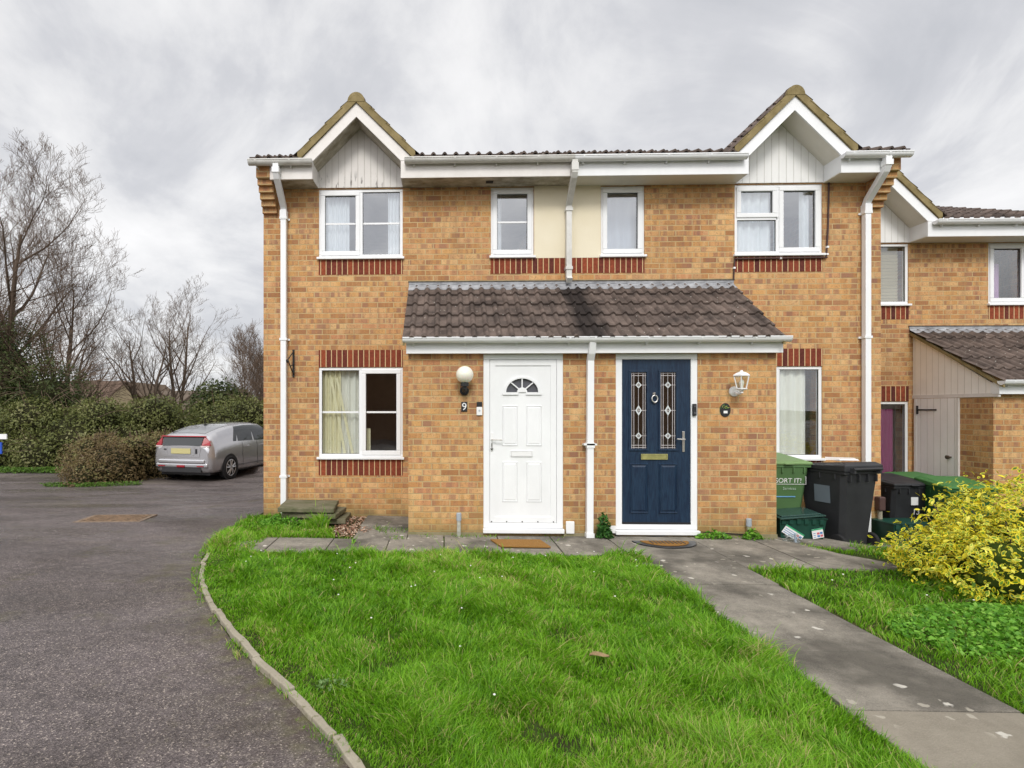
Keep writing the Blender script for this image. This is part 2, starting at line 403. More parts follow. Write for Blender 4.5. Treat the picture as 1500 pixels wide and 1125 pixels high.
# concrete edging along the turf, one length after another
t = NT('edging_concrete', .95, .15); p = t.pos(); c = t.mix(t.noise(p, 7, 6, .7), (.20, .175, .13), (.42, .38, .30)); c = t.mix(t.ramp(t.noise(p, 25, 3), [(.58, 0.), (.7, .7)]), c, (.12, .12, .05)); t.col(c); t.bump(t.noise(p, 60, 4), .7, .006); M['edging'] = t.mat
mb = MB(); y = 1.3; n = 0
while y < 6.05:
    L = .50 if y > 2.2 else .45; x0 = float(kx(y))
    y1 = y
    while math.hypot(kx(y1) - x0, y1 - y) < L: y1 += .01
    x1 = float(kx(y1)); d = Vector((x1 - x0, y1 - y, 0)).normalized(); q = Vector((-d.y, d.x, 0)) * -1
    w = .045 + rnd.uniform(-.004, .004); zt = .035 + rnd.uniform(-.008, .01) - (.02 if y > 4.6 else 0)
    a = Vector((x0, y, 0)) + d * .006 + q * rnd.uniform(-.012, .012); b = Vector((x1, y1, 0)) - d * .006 + q * rnd.uniform(-.012, .012)
    pts = [a, b]
    m_ = [a.lerp(b, k / 6) + q * rnd.uniform(-.004, .004) for k in range(7)]
    poly = [(s_.x, s_.y) for s_ in m_] + [((s_ + q * w).x + rnd.uniform(-.004, .004), (s_ + q * w).y) for s_ in reversed(m_)]
    mb.slab(poly, -.12, zt); y = y1
struct(mb.build('kerb', M['edging'], bevel=.006))

# paving
t = NT('paving_concrete', .92, .2); p = t.pos()
c = t.mix(t.ramp(t.noise(p, 3.1, 9, .82), [(.34, 0.), (.66, 1.)]), (.115, .106, .090), (.33, .30, .25))
c = t.mix(t.ramp(t.noise(p, 130, 3, .7), [(.48, 0.), (.62, .40)]), c, (.42, .38, .32))
c = t.mix(t.ramp(t.noise(p, 1.3, 4), [(.48, 0.), (.62, .65)]), c, (.060, .055, .046)); PP = t.sep(p)
c = t.mix(t.math('MULTIPLY', t.math('LESS_THAN', PP[1], 2.9), .55), c, (.33, .29, .225))
wd = t.n.new('ShaderNodeVectorMath'); wd.operation = 'ADD'; t.link(p, wd.inputs[0]); wv = t.n.new('ShaderNodeTexNoise'); wv.inputs['Scale'].default_value = 22; t.link(p, wv.inputs['Vector'])
sc_ = t.vmul(wv.outputs['Color'], (.07, .07, 0)); t.link(sc_, wd.inputs[1])
lich = t.ramp(t.voro(wd.outputs[0], 5.2), [(.10, 1.), (.15, 0.)])
gate = t.ramp(t.noise(p, 1.1, 2), [(.40, 0.), (.46, .9)])
c = t.mix(t.math('MULTIPLY', lich, gate), c, (.62, .59, .52))
lich2 = t.ramp(t.voro(wd.outputs[0], 8.5), [(.16, .8), (.2, 0.)])
c = t.mix(t.math('MULTIPLY', lich2, t.ramp(t.noise(p, 1.9, 2), [(.52, 0.), (.58, .8)])), c, (.50, .46, .38))
t.col(c); t.bump(t.noise(p, 90, 6, .8), .9, .010); M['paving'] = t.mat
mb = MB()
def paver(poly, dz=0):
    zs = [float(g(x, y)) for x, y in poly]; n_ = len(poly)
    top = [(x, y, z + .022 + dz) for (x, y), z in zip(poly, zs)]; bot = [(x, y, z - .08) for (x, y), z in zip(poly, zs)]
    mb.add(bot + top, [tuple(range(n_ - 1, -1, -1)), tuple(range(n_, 2 * n_))] + [(i, (i + 1) % n_, (i + 1) % n_ + n_, i + n_) for i in range(n_)])
xs_ = [-2.42, -1.98, -1.32, -.66, -.02, .62, 1.26, 1.93]
for i in range(len(xs_) - 1):
    a, b = xs_[i] + .006, xs_[i + 1] - .006
    if i == 0: paver([(a + .12, 5.98), (b, 5.9), (b, 6.5), (a + .3, 6.5), (a, 6.25)], .0)
    else: paver([(a, 5.90), (b, 5.90), (b, 6.52 if i < 2 else 6.50), (a, 6.52 if i < 2 else 6.50)], rnd.uniform(-.004, .006))
for a, b in ((.62, 1.26), (1.26, 1.93), (-.02, .62)): paver([(a + .006, 6.512), (b - .006, 6.512), (b - .006, 6.79), (a + .006, 6.79)], -.004)
paver([(-.46, 6.512), (-.03, 6.512), (-.03, 6.79), (-.46, 6.79)], -.006); paver([(-1.1, 6.53), (-.47, 6.53), (-.47, 7.12), (-1.1, 7.12)], -.006); paver([(-1.1, 7.13), (-.47, 7.13), (-.47, 7.79), (-1.1, 7.79)], .012)
ysp = [.6, 1.4, 2.15, 2.9, 3.6, 4.3, 4.95, 5.48]
for i in range(len(ysp) - 1):
    a, b = ysp[i] + .005, ysp[i + 1] - .005; paver([(2.07, a), (2.93, a), (2.92, b), (2.05, b)], rnd.uniform(-.003, .003))
paver([(1.94, 5.49), (2.92, 5.49), (2.92, 6.79), (1.94, 6.79)], .001)
paver([(2.932, 5.49), (3.62, 5.50), (3.62, 6.79), (2.932, 6.79)], -.002)
paver([(3.632, 5.50), (4.66, 5.42), (4.20, 6.05), (4.1, 6.79), (3.632, 6.79)], .0)
paver([(4.0, 6.80), (4.12, 6.80), (4.5, 6.35), (5.0, 6.4), (4.75, 7.78), (4.0, 7.78)], .0)
paver([(4.78, 7.78), (5.05, 6.55), (5.95, 6.9), (5.9, 7.78)], -.004)
paver([(5.35, 6.25), (6.2, 6.1), (6.5, 6.7), (6.1, 7.1)], -.006)
struct(mb.build('path', M['paving'], bevel=.005))

# ------------------------------------------------------------------ roof tiles: interlocking double-roll profile, real courses
def tiles(mb, O, a, u, L, H, gauge=.30, flip=1, m=0, flat=False):
    O, a, u = Vector(O), Vector(a).normalized(), Vector(u).normalized(); nrm = a.cross(u).normalized() * flip
    ph = [0, .50, .58, .66, .75, .84, .92] ; xs = []; k = 0
    while k * .15 < L:
        for q in ph:
            x = (k + q) * .15
            if x < L: xs.append((x, 0 if q <= .5 else .034 * math.sin(PI * (q - .5) / .5)))
        k += 1
    xs.append((L, 0))
    nc = max(1, round(H / gauge)); gg = H / nc; rg = random.Random(3)
    for c in range(nc):
        v0, v1 = c * gg, (c + 1) * gg + (.02 if c < nc - 1 else 0)
        jit = [rg.uniform(-.004, .004) for _ in range(k + 2)]
        row = []
        for x, h in xs:
            j = jit[int(x / .30)]
            p0 = O + a * x + u * (v0 + j) + nrm * (h + .034); p1 = O + a * x + u * v1 + nrm * (h + .004); pl = p0 - nrm * .026 - u * .001
            row.append((pl, p0, p1))
        vs = [q for r_ in row for q in r_]; fs = []
        for i in range(len(row) - 1):
            b = i * 3; fs += [(b, b + 3, b + 4, b + 1), (b + 1, b + 4, b + 5, b + 2)]
        mb.add(vs, fs, m)

def gutter(mb, x0, x1, yc, zt, r=.056, clips=()):
    prof = [(r + .006, 0), (r + .006, .012), (r, .012)]
    n = 10; out = [(-r * math.cos(PI * k / n), -r * math.sin(PI * k / n)) for k in range(n + 1)]
    inn = [(q[0] * .93, q[1] * .93) for q in reversed(out)]
    poly = [(yc + q[0], zt - .012 + q[1]) for q in out] + [(yc + q[0], zt - .012 + q[1]) for q in inn]
    mb.prismx(poly, x0, x1)
    mb.box(x0, x1, yc - r - .006, yc - r + .006, zt - .014, zt)
    for xe in (x0, x1): mb.prismx([(yc + q[0], zt - .012 + q[1]) for q in out], xe - .003, xe + .003)
    for xc in clips:
        o2 = [(q[0] * 1.10, q[1] * 1.10) for q in out]; mb.prismx([(yc + q[0], zt - .010 + q[1]) for q in o2] + [(yc + q[0], zt - .008 + q[1]) for q in reversed(out)], xc - .012, xc + .012)
        mb.box(xc - .008, xc + .008, yc + .02, yc + .09, zt - .09, zt - .07)

def pipe_sq(mb, pts, w=.074):
    mb.tube(pts, w / math.sqrt(2), n=4, sq=True)
def wall_holes(mb, x0, x1, z0, z1, y, th, holes, m=0):
    xs = sorted({x0, x1, *[min(max(h[0], x0), x1) for h in holes], *[min(max(h[1], x0), x1) for h in holes]}); zs = sorted({z0, z1, *[h[2] for h in holes], *[h[3] for h in holes]})
    hole = lambda cx, cz: any(h[0] < cx < h[1] and h[2] < cz < h[3] for h in holes)
    nx, nz = len(xs) - 1, len(zs) - 1
    for i in range(nx):
        for j in range(nz):
            a, b, c, d = xs[i], xs[i + 1], zs[j], zs[j + 1]
            if hole((a + b) / 2, (c + d) / 2): continue
            mb.add([(a, y, c), (b, y, c), (b, y, d), (a, y, d)], [(0, 1, 2, 3)], m)
            mb.add([(a, y + th, c), (b, y + th, c), (b, y + th, d), (a, y + th, d)], [(3, 2, 1, 0)], m)
            for (di, dj, q) in ((-1, 0, [(a, y, c), (a, y, d), (a, y + th, d), (a, y + th, c)]), (1, 0, [(b, y, c), (b, y + th, c), (b, y + th, d), (b, y, d)]),
                                (0, -1, [(a, y, c), (a, y + th, c), (b, y + th, c), (b, y, c)]), (0, 1, [(a, y, d), (b, y, d), (b, y + th, d), (a, y + th, d)])):
                ii, jj = i + di, j + dj
                if ii < 0 or jj < 0 or ii >= nx or jj >= nz or hole((xs[ii] + xs[ii + 1]) / 2, (zs[jj] + zs[jj + 1]) / 2): mb.add(q, [(0, 1, 2, 3)], m)

def ring(mb, x0, x1, z0, z1, w, y0, y1, m=0, wb=None):
    wb = wb or w
    mb.box(x0, x1, y0, y1, z1 - w, z1, m); mb.box(x0, x1, y0, y1, z0, z0 + wb, m)
    mb.box(x0, x0 + w, y0 + .0005, y1, z0 + wb, z1 - w, m); mb.box(x1 - w, x1, y0 + .0005, y1, z0 + wb, z1 - w, m)

def window(house, x0, x1, z0, z1, Y, lights, sill=True, gmat='glass'):
    """lights: (x0,x1,z0,z1,sash?,bar?) in metres inside the frame; Y is the wall's face"""
    fr = MB(); yf = Y + .012
    ring(fr, x0, x1, z0 + .02, z1, .042, yf, yf + .06)
    for (a, b, c, d, sash, bar) in lights:
        pass
    xsplit = sorted({l[0] for l in lights if l[0] > x0 + .1}); 
    for xs in xsplit: fr.box(xs - .026, xs + .026, yf + .001, yf + .06, z0 + .062, z1 - .042)
    for l in lights:
        if l[3] < z1 - .1: fr.box(l[0], l[1], yf + .001, yf + .06, l[3] - .024, l[3] + .024)
    w = fr.build('window', M['upvc'], house, bevel=.006)
    for (a, b, c, d, sash, bar) in lights:
        a2 = a + (.042 if abs(a - x0) < .01 else .026); b2 = b - (.042 if abs(b - x1) < .01 else .026)
        c2 = c + (.062 if abs(c - z0) < .01 else .024); d2 = d - (.042 if abs(d - z1) < .01 else .024)
        if sash:
            s_ = MB(); a3, b3, c3, d3 = a2 - .014, b2 + .014, c2 - .014, d2 + .014
            ring(s_, a3, b3, c3, d3, .062, yf - .014, yf + .04); s_.build('sash', M['upvc'], w, bevel=.007)
            a2, b2, c2, d2 = a3 + .062, b3 - .062, c3 + .062, d3 - .062
        gk = MB(); ring(gk, a2 - .002, b2 + .002, c2 - .002, d2 + .002, .007, yf + .012, yf + .024); gk.build('gasket', M['rubber'], w)
        p_ = MB().box(a2, b2, yf + .022, yf + .030, c2, d2)
        p_.build('pane', M[gmat], w)
        if bar: MB().box(a2, b2, yf + .014, yf + .0215, (c2 + d2) / 2 - .013, (c2 + d2) / 2 + .013).build('glazing_bar', M['upvc'], w)
    if sill: MB().box(x0 - .022, x1 + .022, Y - .045, Y + .03, z0 - .012, z0 + .0195).build('sill', M['upvc'], w, bevel=.004)
    return w

def curtain(x0, x1, z0, z1, Y, mat, label, amp=.016, waves=6, lean=0, cat='curtain', group=None):
    n = 60; mb = MB(); ph = rnd.uniform(0, 6)
    vs = []
    for j, z in enumerate((z1, (z0 + z1) / 2, z0)):
        for i in range(n + 1):
            f = i / n; x = x0 + (x1 - x0) * f + lean * (j / 2) * (1 - f)
            vs.append((x, Y + amp * math.sin(f * waves * 2 * PI + ph + .3 * math.sin(f * 17 + j)), z))
    fs = [(j * (n + 1) + i, j * (n + 1) + i + 1, (j + 1) * (n + 1) + i + 1, (j + 1) * (n + 1) + i) for j in range(2) for i in range(n)]
    mb.add(vs, fs); o = mb.build('curtain', mat, None, smooth=True); return tag(o, label, cat, group)
def cloth(name, c, trans=.12):
    t = NT(name, .95, .1); t.col(c); tl = t.n.new('ShaderNodeBsdfTranslucent'); tl.inputs[0].default_value = (*c, 1); mx = t.n.new('ShaderNodeMixShader'); mx.inputs[0].default_value = trans
    t.link(t.b.outputs[0], mx.inputs[1]); t.link(tl.outputs[0], mx.inputs[2]); t.link(mx.outputs[0], t.out.inputs[0]); return t.mat
M['voile'] = cloth('white_voile', (.78, .80, .84)); M['cream_cl'] = cloth('cream_curtain_cloth', (.84, .78, .54)); M['white_cl'] = cloth('pale_curtain_cloth', (.90, .88, .80))
M['magenta'] = cloth('magenta_cloth', (.30, .06, .17)); M['lilac'] = cloth('lilac_cloth', (.50, .30, .52)); M['blind'] = cloth('beige_blind', (.58, .50, .36)); M['greycl'] = cloth('grey_cloth', (.42, .46, .56))

# ------------------------------------------------------------------ a house, seen from the front.  s=+1: gable on the left, s=-1 mirrored
BR = .355
def house(name, label, x_in, s, W, dz, clean, x_end=None, porch_d=1.0, hid=None, names=None):
    """x_in = party line; the gabled bay lies at x_in - s*2.907"""
    X = lambda d: x_in - s * d           # distance from the party line outwards
    def xr(d0, d1): a, b = X(d0), X(d1); return (min(a, b), max(a, b))
    h = thing(name, (X(2.1), W, dz), label, 'house', 'brick terrace houses')
    zt = 4.90 + dz; xo = 4.29 if x_end is None else abs(x_end - x_in)
    gable, soff = (M['clad_c'], M['soff_c']) if clean else (M['clad_d'], M['soff_d'])
    wx0, wx1 = xr(2.307, 3.50)           # bay windows
    sx0, sx1 = xr(.466, 1.068)           # small window
    UZ0, UZ1, LZ0, LZ1 = 3.695 + dz, 4.68 + dz, .87 + dz, 2.158 + dz
    a, b = xr(0, xo)
    mb = MB(); wall_holes(mb, a, b, -.6 + dz, zt, W, .26, [(wx0, wx1, UZ0, UZ1), (wx0, wx1, LZ0, LZ1), (sx0, sx1, UZ0, UZ1)])
    D = 7.2; ridge = W + 3.45; rz = zt + .02 + (3.45 + .4) * math.tan(R(22.5))
    for q in ((0, .12), (xo - .26, xo)):
        e0, e1 = xr(*q); mb.prismx([(W + .2605, -.6 + dz), (W + D, -.6 + dz), (W + D, zt), (ridge, rz - .10), (W + .2605, zt - .01)], e0 + .0007, e1 - .0007)
    mb.box(a + .002, b - .002, W + D, W + D + .26, -.6 + dz, zt); mb.build('wall', M['brick'], h)
    # rooms behind the windows
    mb = MB(); mb.box(a + .3, b - .3, W + 3.2, W + 3.3, dz, 4.7 + dz); mb.box(a + .27, b - .27, W + .27, W + 3.19, 2.42 + dz, 2.62 + dz); mb.box(a + .27, b - .27, W + .27, W + 3.19, 4.72 + dz, 4.76 + dz)
    mid = X(2.0); mb.box(mid - .05, mid + .05, W + .27, W + 3.19, .06 + dz, 2.41 + dz); mb.box(mid - .05, mid + .05, W + .27, W + 3.19, 2.63 + dz, 4.71 + dz)
    mb.box(a + .27, b - .27, W + .27, W + 3.19, -.05 + dz, .05 + dz, 1); mb.build('inner_room', [M['room'], M['roomd']], h)
    # soldier courses
    for (q0, q1, z0, z1) in ((wx0, wx1, UZ0 - .225, UZ0 - .013), (wx0, wx1, LZ0 - .24, LZ0 - .013), (wx0, wx1, LZ1 + .004, LZ1 + .245), (*( (sx0, X(0)) if s > 0 else (X(0), sx1)), UZ0 - .225, UZ0 - .013)):
        MB().box(q0, q1, W - .004, W + .05, z0, z1).build('soldier_course', M['soldier'], h)
    r0, r1 = (sx1 + .004, X(0) - .001) if s > 0 else (X(0) + .001, sx0 - .004)
    MB().box(r0, r1, W - .006, W + .05, UZ0 - .012, 4.688 + dz).build('render_panel', M['render'], h)
    # plinth line
    MB().box(a, b, W - .012, W + .02, -.5 + dz, .04 + dz - (0.2 if s < 0 else 0)).build('plinth', M['plinth'], h)
    # eaves box in two runs either side of the gable
    B = W - BR; gc = X(2.907); runs = [xr(0, 2.307), xr(3.507, min(xo, 4.085))]
    for (q0, q1) in runs:
        if q1 - q0 < .05: continue
        fa = MB(); so = MB()
        fa.box(q0, q1, B, B + .022, 4.682 + dz, 4.93 + dz)
        so.box(q0 + .001, q1 - .001, B + .0225, W - .002, 4.688 + dz, 4.70 + dz)
        fa.build('fascia', M['upvc'] if clean else M['wood'], h); so.build('soffit', soff, h)
    for gx in (gc - .60, gc + .60): MB().box(gx - .006 + (-.006 if gx < gc else .006), gx + .006 + (-.006 if gx < gc else .006), B + .0225, W - .002, 4.70 + dz, 4.93 + dz).build('eaves_return', M['upvc'] if clean else M['wood'], h)
    if not clean: MB().box(X(1.10) - .05, X(1.10) + .05, B + .14, B + .22, 4.682 + dz, 4.687 + dz).build('soffit_vent', M['black'], h)
    # gable: barge boards, cladding, raking soffits, verge, tiles, ridge
    za, zb, zc = 5.515 + dz, 5.700 + dz, 4.915 + dz
    for pl_ in ([(gc, za), (gc - .60, zc), (gc - .785, zc), (gc, zb)], [(gc, za), (gc, zb), (gc + .785, zc), (gc + .60, zc)]): MB().prism(pl_, B - .004, B + .018).build('bargeboard', M['upvc'] if clean else M['wood'], h)
    MB().prism([(gc - .60, 4.695 + dz), (gc + .60, 4.695 + dz), (gc + .60, 4.93 + dz), (gc, 5.54 + dz), (gc - .60, 4.93 + dz)], W - .02, W + .01).build('gable_cladding', gable, h)
    for sg in (-1, 1): MB().prism([(gc, za + .002), (gc + sg * .60, zc + .002), (gc + sg * .60, zc + .02), (gc, za + .02)], B + .019, W - .021).build('raking_soffit', soff, h)
    vg = MB()
    for sg in (-1, 1):
        vg.prism([(gc, zb + .002), (gc + sg * .80, zb - .80 + .01), (gc + sg * .795, zb - .80 + .135), (gc, zb + .135)], B - .03, B + .09)
    vg.prism([(gc + .116 * math.cos(PI * q / 14), zb + .004 + .128 * math.sin(PI * q / 14)) for q in range(15)], B - .034, B + .018); vg.build('verge', M['verge'], h)
    # roofs
    rf = MB(); e0, e1 = a - (.05 if a < x_in - .1 or False else 0), b + (.05 if b > x_in + .1 else 0)
    c22, s22 = math.cos(R(22.5)), math.sin(R(22.5)); Hm = 3.85 / c22
    zf = lambda Y_: 4.925 + dz + (Y_ - W + .415) * s22 / c22
    for q0, q1, Y_ in ((e0, gc - .78, W - .415), (gc + .78, e1, W - .415), (gc - .78, gc + .78, W + 1.35)):
        q0 = max(q0, e0)
        if q1 > q0: tiles(rf, (q0, Y_, zf(Y_)), (1, 0, 0), (0, c22, s22), q1 - q0, Hm - (Y_ - W + .415) / c22)
    tiles(rf, (e0, W + D + .415, 4.925 + dz), (1, 0, 0), (0, -c22, s22), e1 - e0, Hm, flip=-1)
    rf.box(e0, e1, ridge - .09, ridge + .09, rz - .05, rz + .12)
    d45 = math.sqrt(.5); Hg = .85 / d45
    tiles(rf, (gc - .83, B - .035, zb - .83 + .098), (0, 1, 0), (d45, 0, d45), 2.35, Hg, .28, flip=-1)
    tiles(rf, (gc + .83, B - .035, zb - .83 + .098), (0, 1, 0), (-d45, 0, d45), 2.35, Hg, .28, flip=1)
    k = B + .02
    while k < B + 2.3: rf.lathe((gc, k, zb + .012), [(.128, 0), (.128, .02), (.122, .03), (.122, .42)], 16, 'Y'); k += .45
    rf.build('roof', M['tile'], h)
    # gutters
    gm = M['upvcd']
    q = sorted([X(0), X(2.247)]); MBg = MB(); gutter(MBg, q[0], q[1], B - .062, 4.914 + dz, clips=[q[0] + .12 + .55 * i for i in range(4)]); MBg.build('gutter', M['upvc'] if clean else gm, h)
    if xo > 3.8:
        q = sorted([X(3.49), X(4.35)]); MBg = MB(); gutter(MBg, q[0], q[1], B - .062, 4.914 + dz, clips=[q[0] + .1, q[1] - .3]); MBg.build('gutter', M['upvc'] if clean else gm, h)
        co = MB(); k0, k1 = xr(4.085, 4.29)
        for i in range(6): co.box(k0 + .001 * i, k1 - (-.002 * i), W - .055 * (i + 1), W + .02, 4.33 + i * .078 + dz, 4.33 + i * .078 + .0775 + dz + (.13 if i == 5 else 0))
        co.build('corbel', M['brick'], h, bevel=.006)
        xp = X(3.98 if s > 0 else 4.05); dp = MB(); yb = W - .062; yg = B - .062
        pipe_sq(dp, [(xp, yg, 4.86 + dz), (xp, yg, 4.74 + dz), (xp, yg + .03, 4.69 + dz), (xp, yb - .03, 4.42 + dz), (xp, yb, 4.37 + dz), (xp, yb, (.06 if s > 0 else -.16))])
        dp.box(xp - .047, xp + .047, yg - .047, yg + .047, 4.74 + dz, 4.81 + dz)
        for zc_ in (4.25, 2.55, .62): dp.box(xp - .052, xp + .052, yb - .045, yb + .06, zc_ - .016, zc_ + .016); dp.box(xp - .07, xp + .07, yb + .045, yb + .061, zc_ - .012, zc_ + .012)
        dp.box(xp - .046, xp + .046, yb - .046, yb + .046, 4.25, 4.36)
        dp.build('downpipe', M['upvc'], h)
    # windows
    xm = (wx0 + wx1) / 2
    return h, dict(wx0=wx0, wx1=wx1, sx0=sx0, sx1=sx1, UZ0=UZ0, UZ1=UZ1, LZ0=LZ0, LZ1=LZ1, xm=xm, X=X, xr=xr)

def porch(h, x0, x1, W, PF, dz, openings, left_side, right_side, tilemat, door_side=None):
    zt = 2.245 + dz
    mb = MB(); wall_holes(mb, x0, x1, -.3 + dz, zt + .1, PF, .22, openings)
    if left_side: 
        if door_side: mb.box(x0 + .0005, x0 + .22, PF + .2205, PF + .50, -.3 + dz, zt - .02); mb.box(x0 + .0005, x0 + .22, W - .08, W, -.3 + dz, zt - .02)
        else: mb.box(x0 + .0005, x0 + .22, PF + .2205, W, -.3 + dz, zt)
    if right_side: mb.box(x1 - .22, x1 - .0005, PF + .2205, W, -.3 + dz, zt)
    mb.build('porch_wall', M['brick'], h)
    # base courses
    pl = MB(); 
    segs = []; c = x0
    for o in sorted(openings): segs.append((c, o[0])); c = o[1]
    segs.append((c, x1))
    for q0, q1 in segs: MB().box(q0 - (.006 if left_side and q0 == x0 else 0), q1 + (.006 if right_side and q1 == x1 else 0), PF - .012, PF + .05, -.25 + dz, .055 + dz).build('porch_plinth', M['plinth'], h)
    fx0, fx1 = x0 - (.02 if left_side else 0), x1 + (.02 if right_side else 0)
    fb = MB(); fb.box(fx0, fx1, PF - .10, PF - .078, 2.24 + dz, 2.385 + dz); fb.box(fx0, fx1, PF - .077, PF - .002, 2.243 + dz, 2.255 + dz)
    for flag, xx in ((left_side, fx0), (right_side, fx1 - .018)):
        if flag: fb.box(xx, xx + .018, PF - .077, PF + .02, 2.256 + dz, 2.40 + dz)
    fb.build('porch_fascia', M['upvc'], h)
    gx0, gx1 = x0 - (.055 if left_side else 0), x1 + (.06 if right_side else 0)
    gt = MB(); gutter(gt, gx0, gx1, PF - .165, 2.425 + dz, clips=[x0 + .07 + .62 * i for i in range(int((x1 - x0) / .62) + 1)]); gt.build('porch_gutter', M['upvc'], h)
    tl = MB(); tx0, tx1 = x0 - (.06 if left_side else 0), x1 + (.0 if right_side else 0)
    rise, run = 3.30 - 2.40, W - (PF - .20); L = math.hypot(rise, run); u = (0, run / L, rise / L)
    tiles(tl, (tx0, PF - .20, 2.385 + dz), (1, 0, 0), u, tx1 - tx0, L, L / 5)
    tl.build('porch_roof', tilemat, h)
    vb = MB()
    for flag, xx in ((left_side, tx0 + .004), (right_side, tx1 - .030)):
        if flag: vb.prismx([(PF - .19, 2.37 + dz), (W - .003, 2.37 + rise + dz), (W - .003, 2.32 + rise + dz), (PF - .19, 2.325 + dz)], xx, xx + .026)
    if vb.v: vb.build('porch_verge', M['verge'], h)
    fl = MB(); n_ = int((tx1 - tx0) / .02); vs = []
    U = Vector(u); N_ = Vector((1, 0, 0)).cross(U)
    for i in range(n_ + 1):
        x = tx0 + (tx1 - tx0) * i / n_; ph = (((x - tx0) / .15) % 1); hh = 0 if ph <= .5 else .036 * math.sin(PI * (ph - .5) / .5)
        top = Vector((x, W - .006, 2.385 + rise + dz)); lo = Vector((x, PF - .20, 2.385 + dz)) + U * (L - .135 - .012 * math.sin(x * 9)) + N_ * (hh + .022)
        mi_ = Vector((x, PF - .20, 2.385 + dz)) + U * (L - .02) + N_ * (hh * .5 + .018)
        vs += [lo, mi_, (x, W - .004, mi_.z + .035)]
    fl.add(vs, [(3 * i + j, 3 * i + 3 + j, 3 * i + 4 + j, 3 * i + 1 + j) for i in range(n_) for j in range(2)])
    fl.box(tx0, tx1, W - .012, W - .002, 2.42 + rise + dz, 2.45 + rise + dz); fl.build('flashing', M['lead'], h)
    MB().box(tx0 - .01, tx1 + .01, W - .016, W - .0035, 2.452 + rise + dz, 2.468 + rise + dz).build('flashing_mortar', M['mortar'], h)
    if left_side:
        MB().prismx([(PF - .075, 2.256 + dz), (W - .003, 2.256 + dz), (W - .003, 2.31 + rise + dz), (PF - .075, 2.335 + dz)], x0 - .001, x0 + .018).build('side_cladding', M['clad_n'], h)
        if door_side: MB().box(x0 - .012, x0 + .02, PF - .08, W - .003, 2.205 + dz, 2.2555 + dz).build('cladding_trim', M['wood'], h)
    if right_side:
        MB().prismx([(PF - .075, 2.256 + dz), (W - .003, 2.256 + dz), (W - .003, 2.31 + rise + dz), (PF - .075, 2.335 + dz)], x1 - .018, x1 + .001).build('side_cladding', M['clad_n'], h)

W, PF, PX = 7.80, 6.80, 1.70
HL, a = house('terraced_house', 'left yellow brick house with grimy gable boards and a white front door', PX, 1, W, 0, False)
m = a['xm']
window(HL, a['wx0'], a['wx1'], a['UZ0'], a['UZ1'], W, [(a['wx0'], m, a['UZ0'], a['UZ1'], True, True), (m, a['wx1'], a['UZ0'], a['UZ1'], False, True)], gmat='glass_up')
window(HL, a['wx0'], a['wx1'], a['LZ0'], a['LZ1'], W, [(a['wx0'], m + .0, a['LZ0'], a['LZ1'], False, True), (m, a['wx1'], a['LZ0'], a['LZ1'], True, True)])
window(HL, a['sx0'], a['sx1'], a['UZ0'], a['UZ1'], W, [(a['sx0'], a['sx1'], a['UZ0'], a['UZ1'], True, True)], gmat='glass_up')
curtain(a['wx0'] + .05, a['wx0'] + .42, a['UZ0'], a['UZ1'], W + .11, M['voile'], 'white net curtain in the left half of the upstairs window of the left house', group='curtains')
curtain(a['wx1'] - .22, a['wx1'] - .04, a['UZ0'], a['UZ1'], W + .11, M['voile'], 'narrow white curtain at the right edge of the upstairs window of the left house', group='curtains', waves=4)
curtain(a['wx0'] + .02, a['wx0'] + .30, a['LZ0'], a['LZ1'], W + .10, M['cream_cl'], 'cream curtain at the left edge of the ground floor window', group='curtains', waves=4, amp=.018)
curtain(a['wx0'] + .28, a['wx1'] - .55, a['LZ0'], a['LZ1'], W + .135, M['white_cl'], 'pale cream curtain drawn across the left half of the ground floor window', group='curtains', waves=4, amp=.018)
for k_, (xa, xb) in enumerate(((a['wx0'] + .16, a['wx0'] + .36), (a['wx0'] + .24, a['wx0'] + .47))):
    st_ = MB().obox(((xa + xb) / 2, W + .088, (a['LZ0'] + a['LZ1']) / 2 - .05), .035, .006, 1.12, ry=math.atan2(xa - xb, 1.1)); tag(st_.build('curtain_tape', M['cream_cl']), ('left' if k_ == 0 else 'right') + ' one of two slanting cream strips hanging behind the ground floor window', 'curtain', 'slanting curtain strips')
curtain(a['wx1'] - .56, a['wx1'] - .47, a['LZ0'] + .03, a['LZ0'] + .42, W + .11, M['cream_cl'], 'bottom end of a cream curtain in the right half of the ground floor window', group='curtains', waves=1)
curtain(a['sx0'] + .04, a['sx0'] + .16, a['UZ0'], a['UZ1'], W + .15, M['voile'], 'white curtain in the small upstairs window with a glazing bar', group='curtains', waves=3)
HR, b = house('terraced_house', 'middle yellow brick house with clean white gable boards and a blue front door', PX, -1, W, 0, True)
m = b['xm']; zs = 4.215
window(HR, b['wx0'], b['wx1'], b['UZ0'], b['UZ1'], W, [(b['wx0'], m, zs, b['UZ1'], True, False), (b['wx0'], m, b['UZ0'], zs, False, False), (m, b['wx1'], b['UZ0'], b['UZ1'], True, False)], gmat='glass_up')
window(HR, b['wx0'], b['wx1'], b['LZ0'], b['LZ1'], W, [(b['wx0'], m, b['LZ0'], b['LZ1'], True, False), (m, b['wx1'], b['LZ0'], b['LZ1'], False, False)])
window(HR, b['sx0'], b['sx1'], b['UZ0'], b['UZ1'], W, [(b['sx0'], b['sx1'], b['UZ0'], b['UZ1'], True, False)], gmat='glass_up')
curtain(b['wx0'] + .05, b['wx0'] + .56, b['UZ0'], b['UZ1'], W + .11, M['voile'], 'white net curtain behind the two left panes of the upstairs window above the bins', group='curtains', waves=4, amp=.018)
